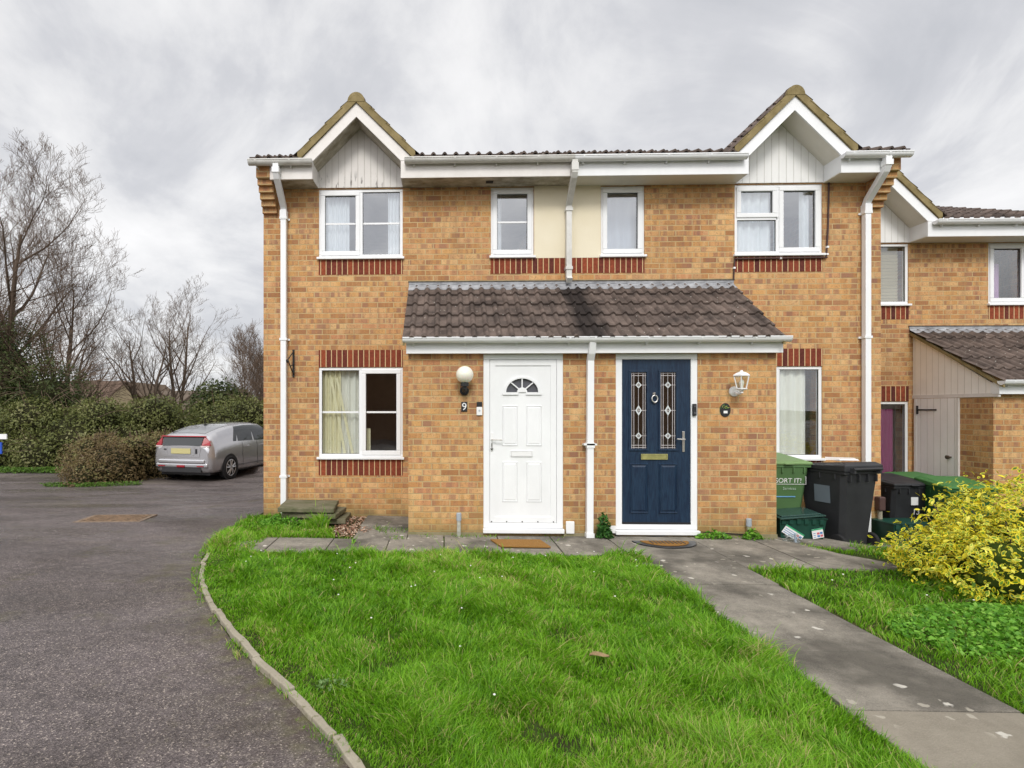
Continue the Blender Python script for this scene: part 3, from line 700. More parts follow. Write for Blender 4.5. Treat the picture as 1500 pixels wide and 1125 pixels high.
curtain(b['wx1'] - .24, b['wx1'] - .10, b['UZ0'], b['UZ1'], W + .11, M['voile'], 'white curtain at the right edge of the upstairs window above the bins', group='curtains', waves=2)
curtain(b['sx0'] + .05, b['sx1'] - .05, b['UZ0'], b['UZ1'] - .1, W + .22, M['greycl'], 'grey curtain filling the small upstairs window without a glazing bar', group='curtains', waves=3)
curtain(m + .02, b['wx1'] - .16, b['LZ0'], b['LZ1'], W + .10, M['white_cl'], 'white curtain in the downstairs window behind the bins', group='curtains', waves=3)
dz3 = -.47; W3 = 9.05; PX3 = 9.69; PF3 = 7.75
HN, c = house('terraced_house', 'lower set back brick house at the right edge with a boarded store door', PX3, 1, W3, dz3, True, x_end=6.0)
m = c['xm']
window(HN, c['wx0'], c['wx1'], c['UZ0'], c['UZ1'], W3, [(c['wx0'], m, c['UZ0'], c['UZ1'], False, False), (m, c['wx1'], c['UZ0'], c['UZ1'], False, False)])
window(HN, c['wx0'], c['wx1'], c['LZ0'], c['LZ1'], W3, [(c['wx0'], m, c['LZ0'], c['LZ1'], False, False), (m, c['wx1'], c['LZ0'], c['LZ1'], False, False)])
window(HN, c['sx0'], c['sx1'], c['UZ0'], c['UZ1'], W3, [(c['sx0'], c['sx1'], c['UZ0'], c['UZ1'], True, False)])
bl = MB()
for i in range(17): bl.obox((m + .27, W3 + .12, c['UZ1'] - .06 - .055 * i), .50, .004, .05, rx=R(20))
tag(bl.build('window_blind', M['blind']), 'beige slatted blind in the upstairs window of the third house', 'blind')
curtain(m + .03, c['wx1'] - .17, c['LZ0'], c['LZ1'] - .12, W3 + .10, M['magenta'], 'magenta curtain in the downstairs window of the third house', group='curtains', waves=4)
curtain(c['sx0'] + .05, c['sx0'] + .32, c['UZ0'], c['UZ1'] - .3, W3 + .15, M['lilac'], 'lilac curtain in the small upstairs window of the third house', group='curtains', waves=2)

DL = (.46, 1.432, .06, 2.24); DR = (2.068, 3.052, .05, 2.24)
porch(HL, -.46, PX, W, PF, 0, [DL], True, False, M['ptile'])
porch(HR, PX, 3.99, W, PF, 0, [DR], False, True, M['ptile'])
porch(HN, 7.45, PX3, W3, PF3, dz3, [(8.4, 9.3, .06 + dz3, 2.24 + dz3)], True, False, M['tile'], door_side=True)
# brick under the blue door, concrete under the white one
MB().box(.46, 1.432, PF + .02, PF + .15, -.2, .058).build('threshold', M['plinth'], HL)
MB().box(2.068, 3.052, PF - .004, PF + .15, -.2, .048).build('threshold', M['brick'], HR)
# store door of the third house, in the porch's side
sd = MB(); zb_ = dz3 - .1; sd.box(7.43, 7.47, 8.28, 8.96, zb_, 1.73); d_ = sd.build('store_door', paint_mat('grey_board_door', (.86, .84, .82), .1, (.62, .59, .56), boards=.115, axis=1), HN, label='grey boarded store door')
hg = MB(); hg.box(7.418, 7.4295, 8.60, 8.93, 1.545, 1.567); hg.box(7.415, 7.4295, 8.925, 8.95, 1.49, 1.62); hg.build('hinge', M['black'], d_)
MB().lathe((7.40, 8.36, .86), [(.012, .03), (.012, 0), (.028, -.01), (.03, -.035), (.012, -.045)], 14, 'X').build('door_knob', plain('dark_bronze', (.05, .035, .025), .4), d_)
MB().box(7.425, 7.45, 8.24, 8.278, zb_, 1.73).box(7.425, 7.45, 8.962, 9.0, zb_, 1.73).build('door_frame', M['wood'], HN)

# middle downpipe onto the porch roof and the porch downpipe
dp = MB(); yg = W - BR - .062; yb = W - .062
pipe_sq(dp, [(1.705, yg, 4.86), (1.705, yg, 4.70), (1.705, yg + .03, 4.66), (1.705, yb - .03, 4.42), (1.705, yb, 4.38), (1.705, yb, 3.40), (1.705, yb - .06, 3.34)])
for z_ in (4.33, 3.52): dp.box(1.705 - .048, 1.705 + .048, yb - .048, yb + .06, z_ - .02, z_ + .02)
dp.box(1.705 - .045, 1.705 + .045, yg - .045, yg + .045, 4.72, 4.82); dp.build('downpipe', M['upvcd'], HR)
dp = MB(); pipe_sq(dp, [(1.745, PF - .16, 2.39), (1.745, PF - .11, 2.24), (1.745, PF - .055, 2.15), (1.735, PF - .055, .02)], .076)
dp.box(1.66, 1.815, PF - .10, PF - .002, 1.13, 1.15); dp.box(1.695, 1.79, PF - .10, PF - .01, 1.10, 1.16); dp.box(1.69, 1.785, PF - .10, PF - .01, .0, .07); dp.build('downpipe', M['upvc'], HR)
# brown cable round the right-hand bay window
cb = MB(); yc = W - .014; cb.tube([(5.28, yc, 4.69), (5.27, yc, 4.1), (5.245, yc, 3.66)], .012, 6); cb.tube([(5.25, yc - .012, 3.655), (4.0, yc - .012, 3.645)], .012, 6); cb.tube([(4.0, yc, 3.65), (3.985, yc, 3.36)], .011, 6)
cb.build('cable', plain('brown_cable', (.07, .035, .03), .6), HR)
cc = MB()
for q in ((4.62, 3.65), (5.25, 3.70), (5.255, 3.80), (3.99, 3.52)): cc.box(q[0] - .014, q[0] + .014, W - .035, W - .001, q[1] - .012, q[1] + .012)
cc.build('cable_clip', M['white'], HR)
mb = MB(); mb.box(5.90, 5.985, W - .10, W - .002, .18, .37); mb.build('meter_box', plain('brown_enamel', (.075, .04, .035), .5), HR, bevel=.015)
MB().tube([(5.94, W - .05, .18), (5.94, W - .05, -.2)], .028, 10).build('service_pipe', M['edging'], HR)

# ------------------------------------------------------------------ front doors
def bevel_panel(mb, x0, x1, z0, z1, y, w=.022, depth=.008, m=0, out=True):
    """raised moulding ring plus raised field"""
    k = -1 if out else 1
    o = [(x0, z0), (x1, z0), (x1, z1), (x0, z1)]; i1 = [(x0 + w * .5, z0 + w * .5), (x1 - w * .5, z0 + w * .5), (x1 - w * .5, z1 - w * .5), (x0 + w * .5, z1 - w * .5)]
    i2 = [(x0 + w, z0 + w), (x1 - w, z0 + w), (x1 - w, z1 - w), (x0 + w, z1 - w)]
    i3 = [(x0 + w * 2, z0 + w * 2), (x1 - w * 2, z0 + w * 2), (x1 - w * 2, z1 - w * 2), (x0 + w * 2, z1 - w * 2)]
    vs = [(q[0], y, q[1]) for q in o] + [(q[0], y + k * depth, q[1]) for q in i1] + [(q[0], y + .001 * k, q[1]) for q in i2] + [(q[0], y + k * depth * .8, q[1]) for q in i3]
    fs = []
    for l in range(3): fs += [(l * 4 + j, l * 4 + (j + 1) % 4, l * 4 + 4 + (j + 1) % 4, l * 4 + 4 + j) for j in range(4)]
    fs.append((12, 13, 14, 15)); mb.add(vs, fs, m)

def frame_for(h, D, cill):
    f = MB(); x0, x1, z0, z1 = D; y0 = PF + .005
    f.box(x0, x1, y0, y0 + .07, z1 - .068, z1 - .001); f.box(x0, x0 + .078, y0 + .0005, y0 + .07, z0 + .06, z1 - .068); f.box(x1 - .078, x1, y0 + .0005, y0 + .07, z0 + .06, z1 - .068)
    f.box(x0, x1, y0 + .001, y0 + .07, z0 + .05, z0 + .112)
    o = f.build('door_frame', M['upvc'], h, bevel=.006)
    MB().box(x0 - cill, x1 + cill, PF - .055, PF + .07, z0 - .004, z0 + .046).build('cill', M['upvc'], o, bevel=.005); return y0
y0 = frame_for(HL, DL, .005)
# white leaf with a sunburst fanlight (real opening)
lx0, lx1, lz0, lz1 = .540, 1.352, .174, 2.170; yl = y0 + .012; cx, cz = .935, 1.745; ro = .205
def fan_leaf():
    mb = MB(); n = 24; ex, ez = .196, .168
    arc = [(cx + ex * math.cos(PI * k / n), cz + .028 + ez * math.sin(PI * k / n)) for k in range(n + 1)]   # right to left over the top
    for (y, fl) in ((yl, 1), (yl + .045, -1)):
        v = lambda q: (q[0], y, q[1])
        A, B_, C_, D_ = (lx0, lz0), (lx1, lz0), (lx1, lz1), (lx0, lz1); zb = cz + .028
        mb.add([v(A), v(B_), v((lx1, zb)), v(arc[0]), v(arc[-1]), v((lx0, zb))], [(0, 1, 2, 3, 4, 5)])
        h_ = n // 2
        for k in range(n):
            def outp(i):
                t_ = PI * i / n; c_, s_ = math.cos(t_), math.sin(t_); W_, H_ = (lx1 - cx if c_ > 0 else cx - lx0), lz1 - zb
                r = min(W_ / abs(c_) if abs(c_) > 1e-6 else 9, H_ / s_ if s_ > 1e-6 else 9); return (cx + r * c_, zb + r * s_)
            mb.add([v(arc[k]), v(outp(k)), v(outp(k + 1)), v(arc[k + 1])], [(0, 1, 2, 3)])
        for sx_, sgn in ((lx1, 1), (lx0, -1)):   # corner fill
            W_ = abs(sx_ - cx); H_ = lz1 - zb
            ks = [i for i in range(n + 1) if (math.cos(PI * i / n) * sgn > 0)]
            last = max(ks, key=lambda i: math.sin(PI * i / n) if W_ / max(1e-6, abs(math.cos(PI * i / n))) <= H_ / max(1e-6, math.sin(PI * i / n)) else -1)
            nxt = last + sgn
            def op(i):
                t_ = PI * i / n; c_, s_ = math.cos(t_), math.sin(t_); r = min(W_ / max(1e-6, abs(c_)), H_ / max(1e-6, s_)); return (cx + r * c_, zb + r * s_)
            mb.add([v(op(last)), v((sx_, lz1)), v(op(nxt))], [(0, 1, 2)])
    for k in range(n): mb.add([(arc[k][0], yl, arc[k][1]), (arc[k + 1][0], yl, arc[k + 1][1]), (arc[k + 1][0], yl + .045, arc[k + 1][1]), (arc[k][0], yl + .045, arc[k][1])], [(0, 1, 2, 3)])
    for (p, q) in (((lx0, lz0), (lx1, lz0)), ((lx1, lz0), (lx1, lz1)), ((lx1, lz1), (lx0, lz1)), ((lx0, lz1), (lx0, lz0))): mb.add([(p[0], yl, p[1]), (q[0], yl, q[1]), (q[0], yl + .045, q[1]), (p[0], yl + .045, p[1])], [(0, 1, 2, 3)])
    return mb
lf = fan_leaf()
ring(lf, lx0 + .002, lx1 - .002, lz0 + .002, lz1 - .002, .068, yl - .012, yl - .0005)
for (p0, p1) in ((.692, .881), (.985, 1.175)):
    for (q0, q1) in ((1.115, 1.612), (.428, .920)): bevel_panel(lf, p0, p1, q0, q1, yl - .001, .016, .010)
door = lf.build('door', M['upvc'], HL, label='white panelled front door with a sunburst window')
fr = MB(); n = 28
for (e0, e1, d0) in ((.196, .222, -.014),):
    for k in range(n):
        q = [PI * k / n, PI * (k + 1) / n]
        P4 = [(cx + e * math.cos(t_), cz + .028 + e * .86 * math.sin(t_)) for e, t_ in ((e0, q[0]), (e1, q[0]), (e1, q[1]), (e0, q[1]))]
        fr.prism(P4, yl + d0, yl - .0006)
for k in range(14):
    q = [PI * k / 14, PI * (k + 1) / 14]; P4 = [(cx + e * math.cos(t_), cz + .028 + e * .95 * math.sin(t_)) for e, t_ in ((.0, q[0]), (.062, q[0]), (.062, q[1]))]; fr.prism(P4, yl - .013, yl + .02)
for deg in (45, 90, 135):
    t_ = R(deg); c_, s_ = math.cos(t_), math.sin(t_); a0, a1 = .058, .197 if deg == 90 else .19
    w_ = .007; fr.prism([(cx + a0 * c_ - w_ * s_, cz + .028 + a0 * s_ + w_ * c_), (cx + a0 * c_ + w_ * s_, cz + .028 + a0 * s_ - w_ * c_), (cx + a1 * c_ + w_ * s_, cz + .028 + a1 * s_ * .88 - w_ * c_), (cx + a1 * c_ - w_ * s_, cz + .028 + a1 * s_ * .88 + w_ * c_)], yl - .006, yl + .018)
fr.box(cx - .240, cx - .045, yl - .016, yl - .0008, cz - .004, cz + .027); fr.box(cx + .045, cx + .240, yl - .016, yl - .0008, cz - .004, cz + .027)
fr.build('fanlight_frame', M['upvc'], door)
MB().prism([(cx + .20 * math.cos(PI * k / 20), cz + .02 + .17 * math.sin(PI * k / 20)) for k in range(21)], yl + .021, yl + .026).build('fanlight_glass', plain('dark_fanlight_glass', (.10, .105, .12), .12, .8), door)
lb = MB(); ring(lb, .797, 1.062, .985, 1.055, .008, yl - .014, yl - .0008); lb.box(.806, 1.053, yl - .010, yl - .001, .994, 1.046); lb.build('letterbox', M['white'], door, bevel=.003)
hd = MB(); hd.box(.548, .578, yl - .018, yl - .0008, 1.05, 1.28); hd.build('handle_plate', M['white'], door, bevel=.004)
hd = MB(); hd.tube([(.563, yl - .018, 1.195), (.563, yl - .055, 1.195), (.58, yl - .06, 1.195), (.688, yl - .06, 1.190)], .0085, 8); hd.build('handle', plain('worn_white_lever', (.55, .53, .50), .35, .5, .2, 40), door)
MB().lathe((.563, yl - .02, 1.082), [(.016, 0), (.016, -.012), (.008, -.015)], 12, 'Y').box(.556, .570, yl - .028, yl - .02, 1.09, 1.15).build('keyhole', plain('dull_steel', (.22, .22, .22), .4, .5, .1, 9, .7), door)
sc_m = MB()
for xq in (.56, .745, .935, 1.125, 1.315): sc_m.lathe((xq, yl - .0125, .188), [(.008, 0), (.008, -.004)], 8, 'Y')
sc_m.build('screw', M['black'], door)

# blue leaf
y0 = frame_for(HR, DR, .012)
lx0, lx1, lz0, lz1 = 2.148, 2.972, .166, 2.170; yl = y0 + .016
mb = MB(); G1, G2 = (2.258, 2.445, 1.085, 2.015), (2.612, 2.800, 1.085, 2.015)
wall_holes(mb, lx0, lx1, lz0, lz1, yl, .045, [G1, G2])
for G_ in (G1, G2): ring(mb, G_[0] - .026, G_[1] + .026, G_[2] - .026, G_[3] + .026, .026, yl - .014, yl - .0005)
for (p0, p1) in ((2.240, 2.466), (2.592, 2.820)): bevel_panel(mb, p0, p1, .295, .905, yl - .0006, .022, .016)
door = mb.build('door', M['blue'], HR, bevel=.003, label='dark blue panelled front door with two tall leaded panes')
lead = MB(); pearl = MB()
for G_ in (G1, G2):
    x0_, x1_, z0_, z1_ = G_; MB().box(x0_, x1_, yl + .014, yl + .02, z0_, z1_).build('leaded_pane', None or M['obsc'], door)
    for xq in (x0_ + .012, x0_ + .038, x1_ - .038, x1_ - .012): lead.box(xq - .0028, xq + .0028, yl + .008, yl + .0135, z0_, z1_)
    xm_ = (x0_ + x1_) / 2; lead.box(xm_ - .002, xm_ + .002, yl + .009, yl + .0135, z0_, z1_)
    for zq in (z0_ + .012, z0_ + .04, z1_ - .04, z1_ - .012, 1.24, 1.55, 1.86): lead.box(x0_, x1_, yl + .0075, yl + .013, zq - .0028, zq + .0028)
    for zq, hh in ((1.24, .042), (1.55, .064), (1.86, .042)):
        o_ = [(xm_, zq - hh), (xm_ + .038, zq), (xm_, zq + hh), (xm_ - .038, zq)]; i_ = [(xm_ + (q[0] - xm_) * .55, zq + (q[1] - zq) * .55) for q in o_]
        for k in range(4): pearl.prism([o_[k], o_[(k + 1) % 4], i_[(k + 1) % 4], i_[k]], yl + .004, yl + .0072)
lead.build('lead_strips', plain('silvered_came', (.62, .58, .58), .4, .5, .1, 10, .4), door); pearl.build('bevelled_glass', plain('bevelled_glass_edge', (.62, .66, .66), .08, .9), door)
lb = MB(); ring(lb, 2.375, 2.697, .952, 1.02, .010, yl - .018, yl - .0006); lb.box(2.386, 2.686, yl - .012, yl - .001, .963, 1.009); lb.build('letterbox', M['brass'], door, bevel=.003)
hd = MB(); hd.box(2.872, 2.902, yl - .012, yl - .0006, 1.045, 1.295); hd.build('handle_plate', M['chrome'], door, bevel=.004)
MB().tube([(2.887, yl - .012, 1.20), (2.887, yl - .05, 1.20), (2.875, yl - .058, 1.20), (2.79, yl - .058, 1.205)], .009, 8).build('handle', M['chrome'], door)
kn = MB(); kn.lathe((2.535, yl - .01, 1.755), [(.018, .009), (.018, -.006), (.006, -.02)], 12, 'Y')
kn.tube([(2.535, yl - .02, 1.77), (2.535, yl - .022, 1.735)], .007, 6); cq = [(2.535 + .034 * math.cos(t_), yl - .028, 1.69 + .042 * math.sin(t_)) for t_ in [R(100 + 340 * k / 16) for k in range(17)]]; kn.tube(cq, .0075, 6)
kn.lathe((2.535, yl - .02, 1.648), [(.010, .018), (.014, 0), (.010, -.012)], 10, 'Y'); kn.build('door_knocker', M['chrome'], door)
MB().box(lx0, lx1, yl - .012, yl - .0005, lz0 + .001, lz0 + .022).build('weather_bar', M['black'], door)

# ------------------------------------------------------------------ fittings on the porch wall
w = thing('wall_lamp', (.227, PF, 1.98), 'round white globe lamp on a black bracket left of the white door', 'lamp')
mb = MB(); n = 16; prof = [(.105 * math.sin(PI * k / n), -.105 * math.cos(PI * k / n)) for k in range(n + 1)]; prof[0] = (.001, prof[0][1]); prof[-1] = (.001, prof[-1][1])
mb.lathe((.227, PF - .15, 1.978), prof, 28); mb.build('globe', M['globe'], w, smooth=True)
mb = MB(); mb.lathe((.227, PF - .15, 1.84), [(.05, .0), (.05, .045), (.044, .05)], 18); mb.tube([(.227, PF - .15, 1.85), (.227, PF - .15, 1.815), (.227, PF - .12, 1.79), (.227, PF - .02, 1.79)], .028, 10); mb.lathe((.227, PF - .001, 1.79), [(.056, 0), (.056, -.03), (.045, -.04)], 20, 'Y'); mb.build('bracket', M['black'], w)
w = thing('wall_lantern', (3.48, PF, 1.78), 'white coach lantern on the wall right of the blue door', 'lamp')
mb = MB(); mb.lathe((3.484, PF - .001, 1.78), [(.062, 0), (.060, -.018), (.035, -.03)], 20, 'Y'); mb.tube([(3.484, PF - .02, 1.775), (3.484, PF - .08, 1.745), (3.484, PF - .15, 1.75), (3.484, PF - .17, 1.785)], .012, 8); mb.build('wall_plate', M['white'], w)
mb = MB(); c_ = (3.484, PF - .175, 1.80); mb.lathe(c_, [(.022, -.045), (.014, -.03), (.03, -.012), (.060, 0), (.060, .012)], 12)
for k in range(6):
    t_ = PI * k / 3; mb.tube([(c_[0] + .056 * math.cos(t_), c_[1] + .056 * math.sin(t_), c_[2] + .012), (c_[0] + .088 * math.cos(t_), c_[1] + .088 * math.sin(t_), c_[2] + .155)], .006, 5)
mb.lathe((c_[0], c_[1], c_[2] + .155), [(.098, 0), (.098, .012), (.06, .038), (.02, .052), (.012, .07)], 6); mb.build('lantern_frame', M['white'], w)
mb = MB(); mb.lathe(c_, [(.050, .013), (.082, .153)], 6); mb.build('lantern_glass', M['glass'], w)
mb = MB(); mb.lathe(c_, [(.018, .0), (.018, .04), (.028, .08), (.02, .11), (.004, .12)], 12); mb.build('bulb', M['globe'], w, smooth=True)
w = thing('house_number', (.226, PF, 1.593), 'small black plaque with a white figure nine under the globe lamp', 'number plate')
MB().box(.189, .263, PF - .010, PF - .0005, 1.535, 1.655).build('plaque', M['black'], w, bevel=.003)
text('figure', '9', .125, (0, -.0115, 0), M['white'], w)
w = thing('doorbell', (.41, PF, 1.577), 'white and black doorbell left of the white door frame', 'doorbell')
MB().box(.376, .446, PF - .022, PF - .0005, 1.49, 1.592).build('bell_push', M['white'], w, bevel=.005)
MB().box(.378, .444, PF - .020, PF - .0005, 1.595, 1.655).build('bell_hood', M['black'], w, bevel=.004)
MB().lathe((.411, PF - .022, 1.548), [(.013, .0), (.013, -.004)], 14, 'Y').build('button', plain('grey_button', (.45, .5, .55), .4), w)
w = thing('video_doorbell', (2.985, PF, 1.552), 'slim black video doorbell on the frame of the blue door', 'doorbell')
MB().box(2.985, 3.032, PF - .026, PF + .0045, 1.485, 1.63).build('housing', M['black'], w, bevel=.008)
MB().lathe((3.008, PF - .026, 1.60), [(.011, 0), (.011, -.004)], 12, 'Y').lathe((3.008, PF - .026, 1.52), [(.013, 0), (.013, -.003)], 14, 'Y').build('lens', plain('lens_grey', (.10, .10, .11), .1, .8), w)
w = thing('house_plaque', (3.378, PF, 1.56), 'oval black plaque painted with yellow and green flowers below the lantern', 'plaque')
MB().prism([(3.378 + .064 * math.cos(2 * PI * k / 28), 1.555 + .084 * math.sin(2 * PI * k / 28)) for k in range(28)], PF - .012, PF - .0005).build('oval_board', M['black'], w, bevel=.004)
pm = MB(); rr = random.Random(2)
for k in range(26):
    x_, z_ = 3.378 + rr.gauss(0, .018), 1.592 + rr.gauss(0, .011); pm.lathe((x_, PF - .012, z_), [(.0045, 0), (.0045, -.0015)], 6, 'Y', rr.choice((0, 1, 1)))
pm.box(3.356, 3.402, PF - .0135, PF - .012, 1.515, 1.546, 2); pm.build('painted_flowers', [plain('petal_yellow', (.55, .5, .1), .6), plain('leaf_green', (.12, .3, .06), .6), M['white']], w)
w = tag(MB().box(-2.17, -2.145, W - .022, W - .001, 2.02, 2.41).tube([(-2.157, W - .015, 2.38), (-2.157, W - .30, 2.24)], .009, 6).tube([(-2.157, W - .02, 2.06), (-2.157, W - .30, 2.24), (-2.157, W - .33, 2.20), (-2.157, W - .36, 2.235)], .009, 6).tube([(-2.157, W - .015, 2.2), (-2.157, W - .19, 2.16)], .007, 5).build('hanging_bracket', plain('black_iron', (.02, .02, .02), .6)), 'empty black iron hanging basket bracket on the brick beside the left downpipe', 'bracket')
for (x_, z1_, h_, lab, c_) in ((.159, .30, .30, 'grey capped outlet pipe standing against the wall left of the white door', (.40, .40, .34)), (3.638, .25, .28, 'green stained outlet pipe with grey cap right of the blue door', (.30, .31, .18))):
    o = thing('outlet_pipe', (x_, PF - .045, 0), lab, 'pipe', 'outlet pipes')
    MB().tube([(x_, PF - .045, -.03), (x_, PF - .045, z1_ - .055)], .024, 10).build('pipe', plain('algae_plastic', c_, .7, .3, .3, 20), o)
    MB().lathe((x_, PF - .045, z1_ - .09), [(.031, 0), (.031, .085), (.026, .092)], 12).build('cap', plain('grey_cap', (.34, .38, .42), .5), o)
o = tag(MB().box(1.462, 1.563, PF - .03, PF - .0005, .05, .20).build('junction_box', M['white'], bevel=.008), 'small white junction box on the brick right of the white door', 'junction box')
o = tag(MB().box(1.95, 2.062, PF - .03, PF - .013, .062, .15).tube([(2.02, PF - .025, .065), (2.10, PF - .03, 0.02), (2.25, PF - .035, .0), (2.6, PF - .03, .035), (2.95, PF - .03, .085), (3.15, PF - .03, .08), (3.6, PF - .03, .055)], .007, 6, 1).build('cable_box', [M['white'], M['black']]), 'white cable box with a black cable running under the blue door', 'cable box')

# ------------------------------------------------------------------ mats, slabs, cover
t = NT('coir', .98, .05); p = t.pos(); c = t.mix(t.noise(p, 60, 4, .8), (.20, .10, .032), (.42, .23, .075)); t.col(c); t.bump(t.noise(p, 200, 3), 1, .01); M['coir'] = t.mat
tag(MB().slab([(.52, 6.49), (1.10, 6.49), (1.16, 6.15), (.61, 6.17)], .03, .048).build('doormat', M['coir'], bevel=.004), 'brown coir doormat on the paving in front of the white door', 'doormat', 'doormats')
o = thing('doormat', (2.5, 6.45, .02), 'half round black rubber doormat in front of the blue door', 'doormat', 'doormats')
arc = lambda rx_, ry_, n_=24: [(2.52 + rx_ * math.cos(PI + PI * k / n_), 6.50 + ry_ * math.sin(PI + PI * k / n_)) for k in range(n_ + 1)]
MB().slab(arc(.36, .32), .025, .038).build('rubber_border', plain('wet_rubber', (.02, .02, .022), .35), o, bevel=.004)
MB().slab([(x_, y_ - .02) for x_, y_ in arc(.27, .23)], .038, .044).build('coir_inlay', M['coir'], o)
rb = MB()
for k in range(9): rb.box(2.34 + .045 * k, 2.355 + .045 * k, 6.34, 6.46, .044, .048)
rb.build('tread', M['black'], o)
M['oldslab'] = paint_mat('mossy_old_slab', (.20, .175, .12), .9, (.075, .085, .035), .95)
for i, (rz_, ox, oy, lab) in enumerate(((.05, .06, .03, 'bottom mossy paving slab in the stack by the left downpipe'), (-.05, -.02, -.02, 'middle mossy paving slab in the stack by the left downpipe'), (.10, -.09, -.05, 'topmost worn paving slab on the stack by the left downpipe'))):
    mb = MB(); pts = []
    for ex, ey in ((-1, -1), (1, -1), (1, 1), (-1, 1)): pts.append((ex * .36, ey * .29))
    poly = []
    for k in range(4):
        p0, p1 = pts[k], pts[(k + 1) % 4]
        for j in range(5): f = j / 5; poly.append((p0[0] + (p1[0] - p0[0]) * f + rnd.uniform(-.007, .007), p0[1] + (p1[1] - p0[1]) * f + rnd.uniform(-.007, .007)))
    mb.slab(poly, 0, .062); o = mb.build('paving_slab', M['oldslab'], bevel=.010); o.location = (-1.74 + ox, 7.42 + oy, .062 + i * .088); o.rotation_euler = (R(1.2 * (i - 1)), R(.8 * i), rz_); tag(o, lab, 'slab', 'stacked paving slabs')
cv = thing('manhole_cover', (-4.75, 7.85, float(g(-4.75, 7.85)) + .008), 'rusty rectangular iron drain cover set in the road', 'drain cover', rz=R(4))
local('frame', MB().box(-.46, .46, -.28, .28, -.02, .008), plain('rusty_frame', (.20, .15, .11), .85, .2, .35, 25), cv)
mb = MB(); mb.box(-.40, .40, -.22, .22, .008, .012)
for i in range(13):
    for j in range(6): mb.box(-.375 + i * .059, -.335 + i * .059, -.20 + j * .069, -.155 + j * .069, .012, .019)
local('lid', mb, plain('rusty_iron', (.20, .135, .085), .8, .3, .45, 18), cv)
# two short board shutters far left edge are a small sign
sg = thing('utility_sign', (-11.55, 13.95, -.25), 'blue and white sign post at the far left edge before the bushes', 'sign')
MB().tube([(-11.55, 13.95, -.3), (-11.55, 13.95, .9)], .03, 8).build('post', M['white'], sg)
MB().box(-11.75, -11.30, 13.93, 13.96, .80, .93).build('white_board', M['white'], sg); MB().box(-11.75, -11.42, 13.92, 13.95, .42, .72).build('blue_board', plain('blue_sign', (.02, .08, .45), .4), sg)

# ------------------------------------------------------------------ bins
def wheelie(loc, rz, body, lid, label, cat='wheelie bin', group='wheelie bins', tilt=0, sticker=None):
    o = thing('wheelie_bin', loc, label, cat, group, rz)     # local: front is -y, wheels at +y
    mb = MB(); rings = []
    for (z, wx, y0_, y1_) in ((.035, .205, -.20, .215), (.06, .215, -.215, .235), (.80, .268, -.315, .300), (.93, .278, -.335, .315)):
        c8 = .045; rings.append([(-wx + c8, y0_, z), (wx - c8, y0_, z), (wx, y0_ + c8, z), (wx, y1_ - c8, z), (wx - c8, y1_, z), (-wx + c8, y1_, z), (-wx, y1_ - c8, z), (-wx, y0_ + c8, z)])
    vs = [p for r_ in rings for p in r_]; fs = [tuple(range(7, -1, -1))] + [(i * 8 + k, i * 8 + (k + 1) % 8, i * 8 + 8 + (k + 1) % 8, i * 8 + 8 + k) for i in range(3) for k in range(8)]
    mb.add(vs, fs); mb.slab([(-.285, -.345), (.285, -.345), (.285, .325), (-.285, .325)], .93, .965)
    for xx in (-.2, -.07, .07, .2): mb.box(xx - .008, xx + .008, -.350, -.31, .86, .93); mb.box(xx - .008, xx + .008, .30, .345, .84, .93)
    for yy in (-.2, 0, .2): mb.box(-.288, -.262, yy - .008, yy + .008, .86, .93); mb.box(.262, .288, yy - .008, yy + .008, .86, .93)
    mb.box(-.16, .16, -.235, -.222, .12, .40)
    local('body', mb, body, o, bevel=.010)
    ld = MB(); ld.add([(-.295, -.36, .966), (.295, -.36, .966), (.295, .34, .966), (-.295, .34, .966), (-.295, -.36, .995), (.295, -.36, .995), (.295, .34, 1.04), (-.295, .34, 1.04), (-.25, -.31, 1.012), (.25, -.31, 1.012), (.24, .29, 1.075), (-.24, .29, 1.075)],
           [(3, 2, 1, 0), (0, 1, 5, 4), (1, 2, 6, 5), (2, 3, 7, 6), (3, 0, 4, 7), (4, 5, 9, 8), (5, 6, 10, 9), (6, 7, 11, 10), (7, 4, 8, 11), (8, 9, 10, 11)])
    ld.box(-.06, .06, -.385, -.36, .968, .985); local('lid', ld, lid, o, bevel=.012)
    hn = MB(); hn.tube([(-.22, .385, 1.0), (.22, .385, 1.0)], .015, 8); 
    for xx in (-.2, .2): hn.box(xx - .015, xx + .015, .325, .39, .95, 1.01)
    local('handle', hn, body, o)
    for sg_ in (-1, 1):
        wh = MB(); wh.lathe((sg_ * .255, .225, .10), [(.055, -.024), (.092, -.024), (.10, -.014), (.10, .014), (.092, .024), (.055, .024)], 22, 'X'); wh.lathe((sg_ * .255, .225, .10), [(.05, -.018), (.05, .018)], 12, 'X', 1)
        wh.lathe((sg_ * (.255 + .022), .225, .10), [(.02, -.004), (.02, .006)], 10, 'X', 0); local('wheel', wh, [M['tyre'], M['hub']], o)
    return o
M['tyre'] = plain('tyre_rubber', (.020, .020, .021), .8, .2); M['hub'] = plain('grey_hub', (.05, .05, .05), .6)
M['bin_b'] = plain('black_bin_plastic', (.026, .027, .030), .5, .35, .2, 4); M['bin_g'] = plain('faded_green_plastic', (.085, .17, .065), .5, .35, .12, 3); M['bin_gl'] = plain('light_green_lid', (.17, .28, .11), .5, .35, .12, 4)
M['bin_g2'] = plain('green_bin_plastic', (.025, .10, .030), .5, .35, .15, 3); M['bin_g2l'] = plain('green_lid_plastic', (.05, .17, .045), .5, .35, .15, 3)
M['box_g'] = plain('dark_green_plastic', (.010, .055, .038), .45, .4, .15, 5)
gz = lambda x, y: float(g(x, y))
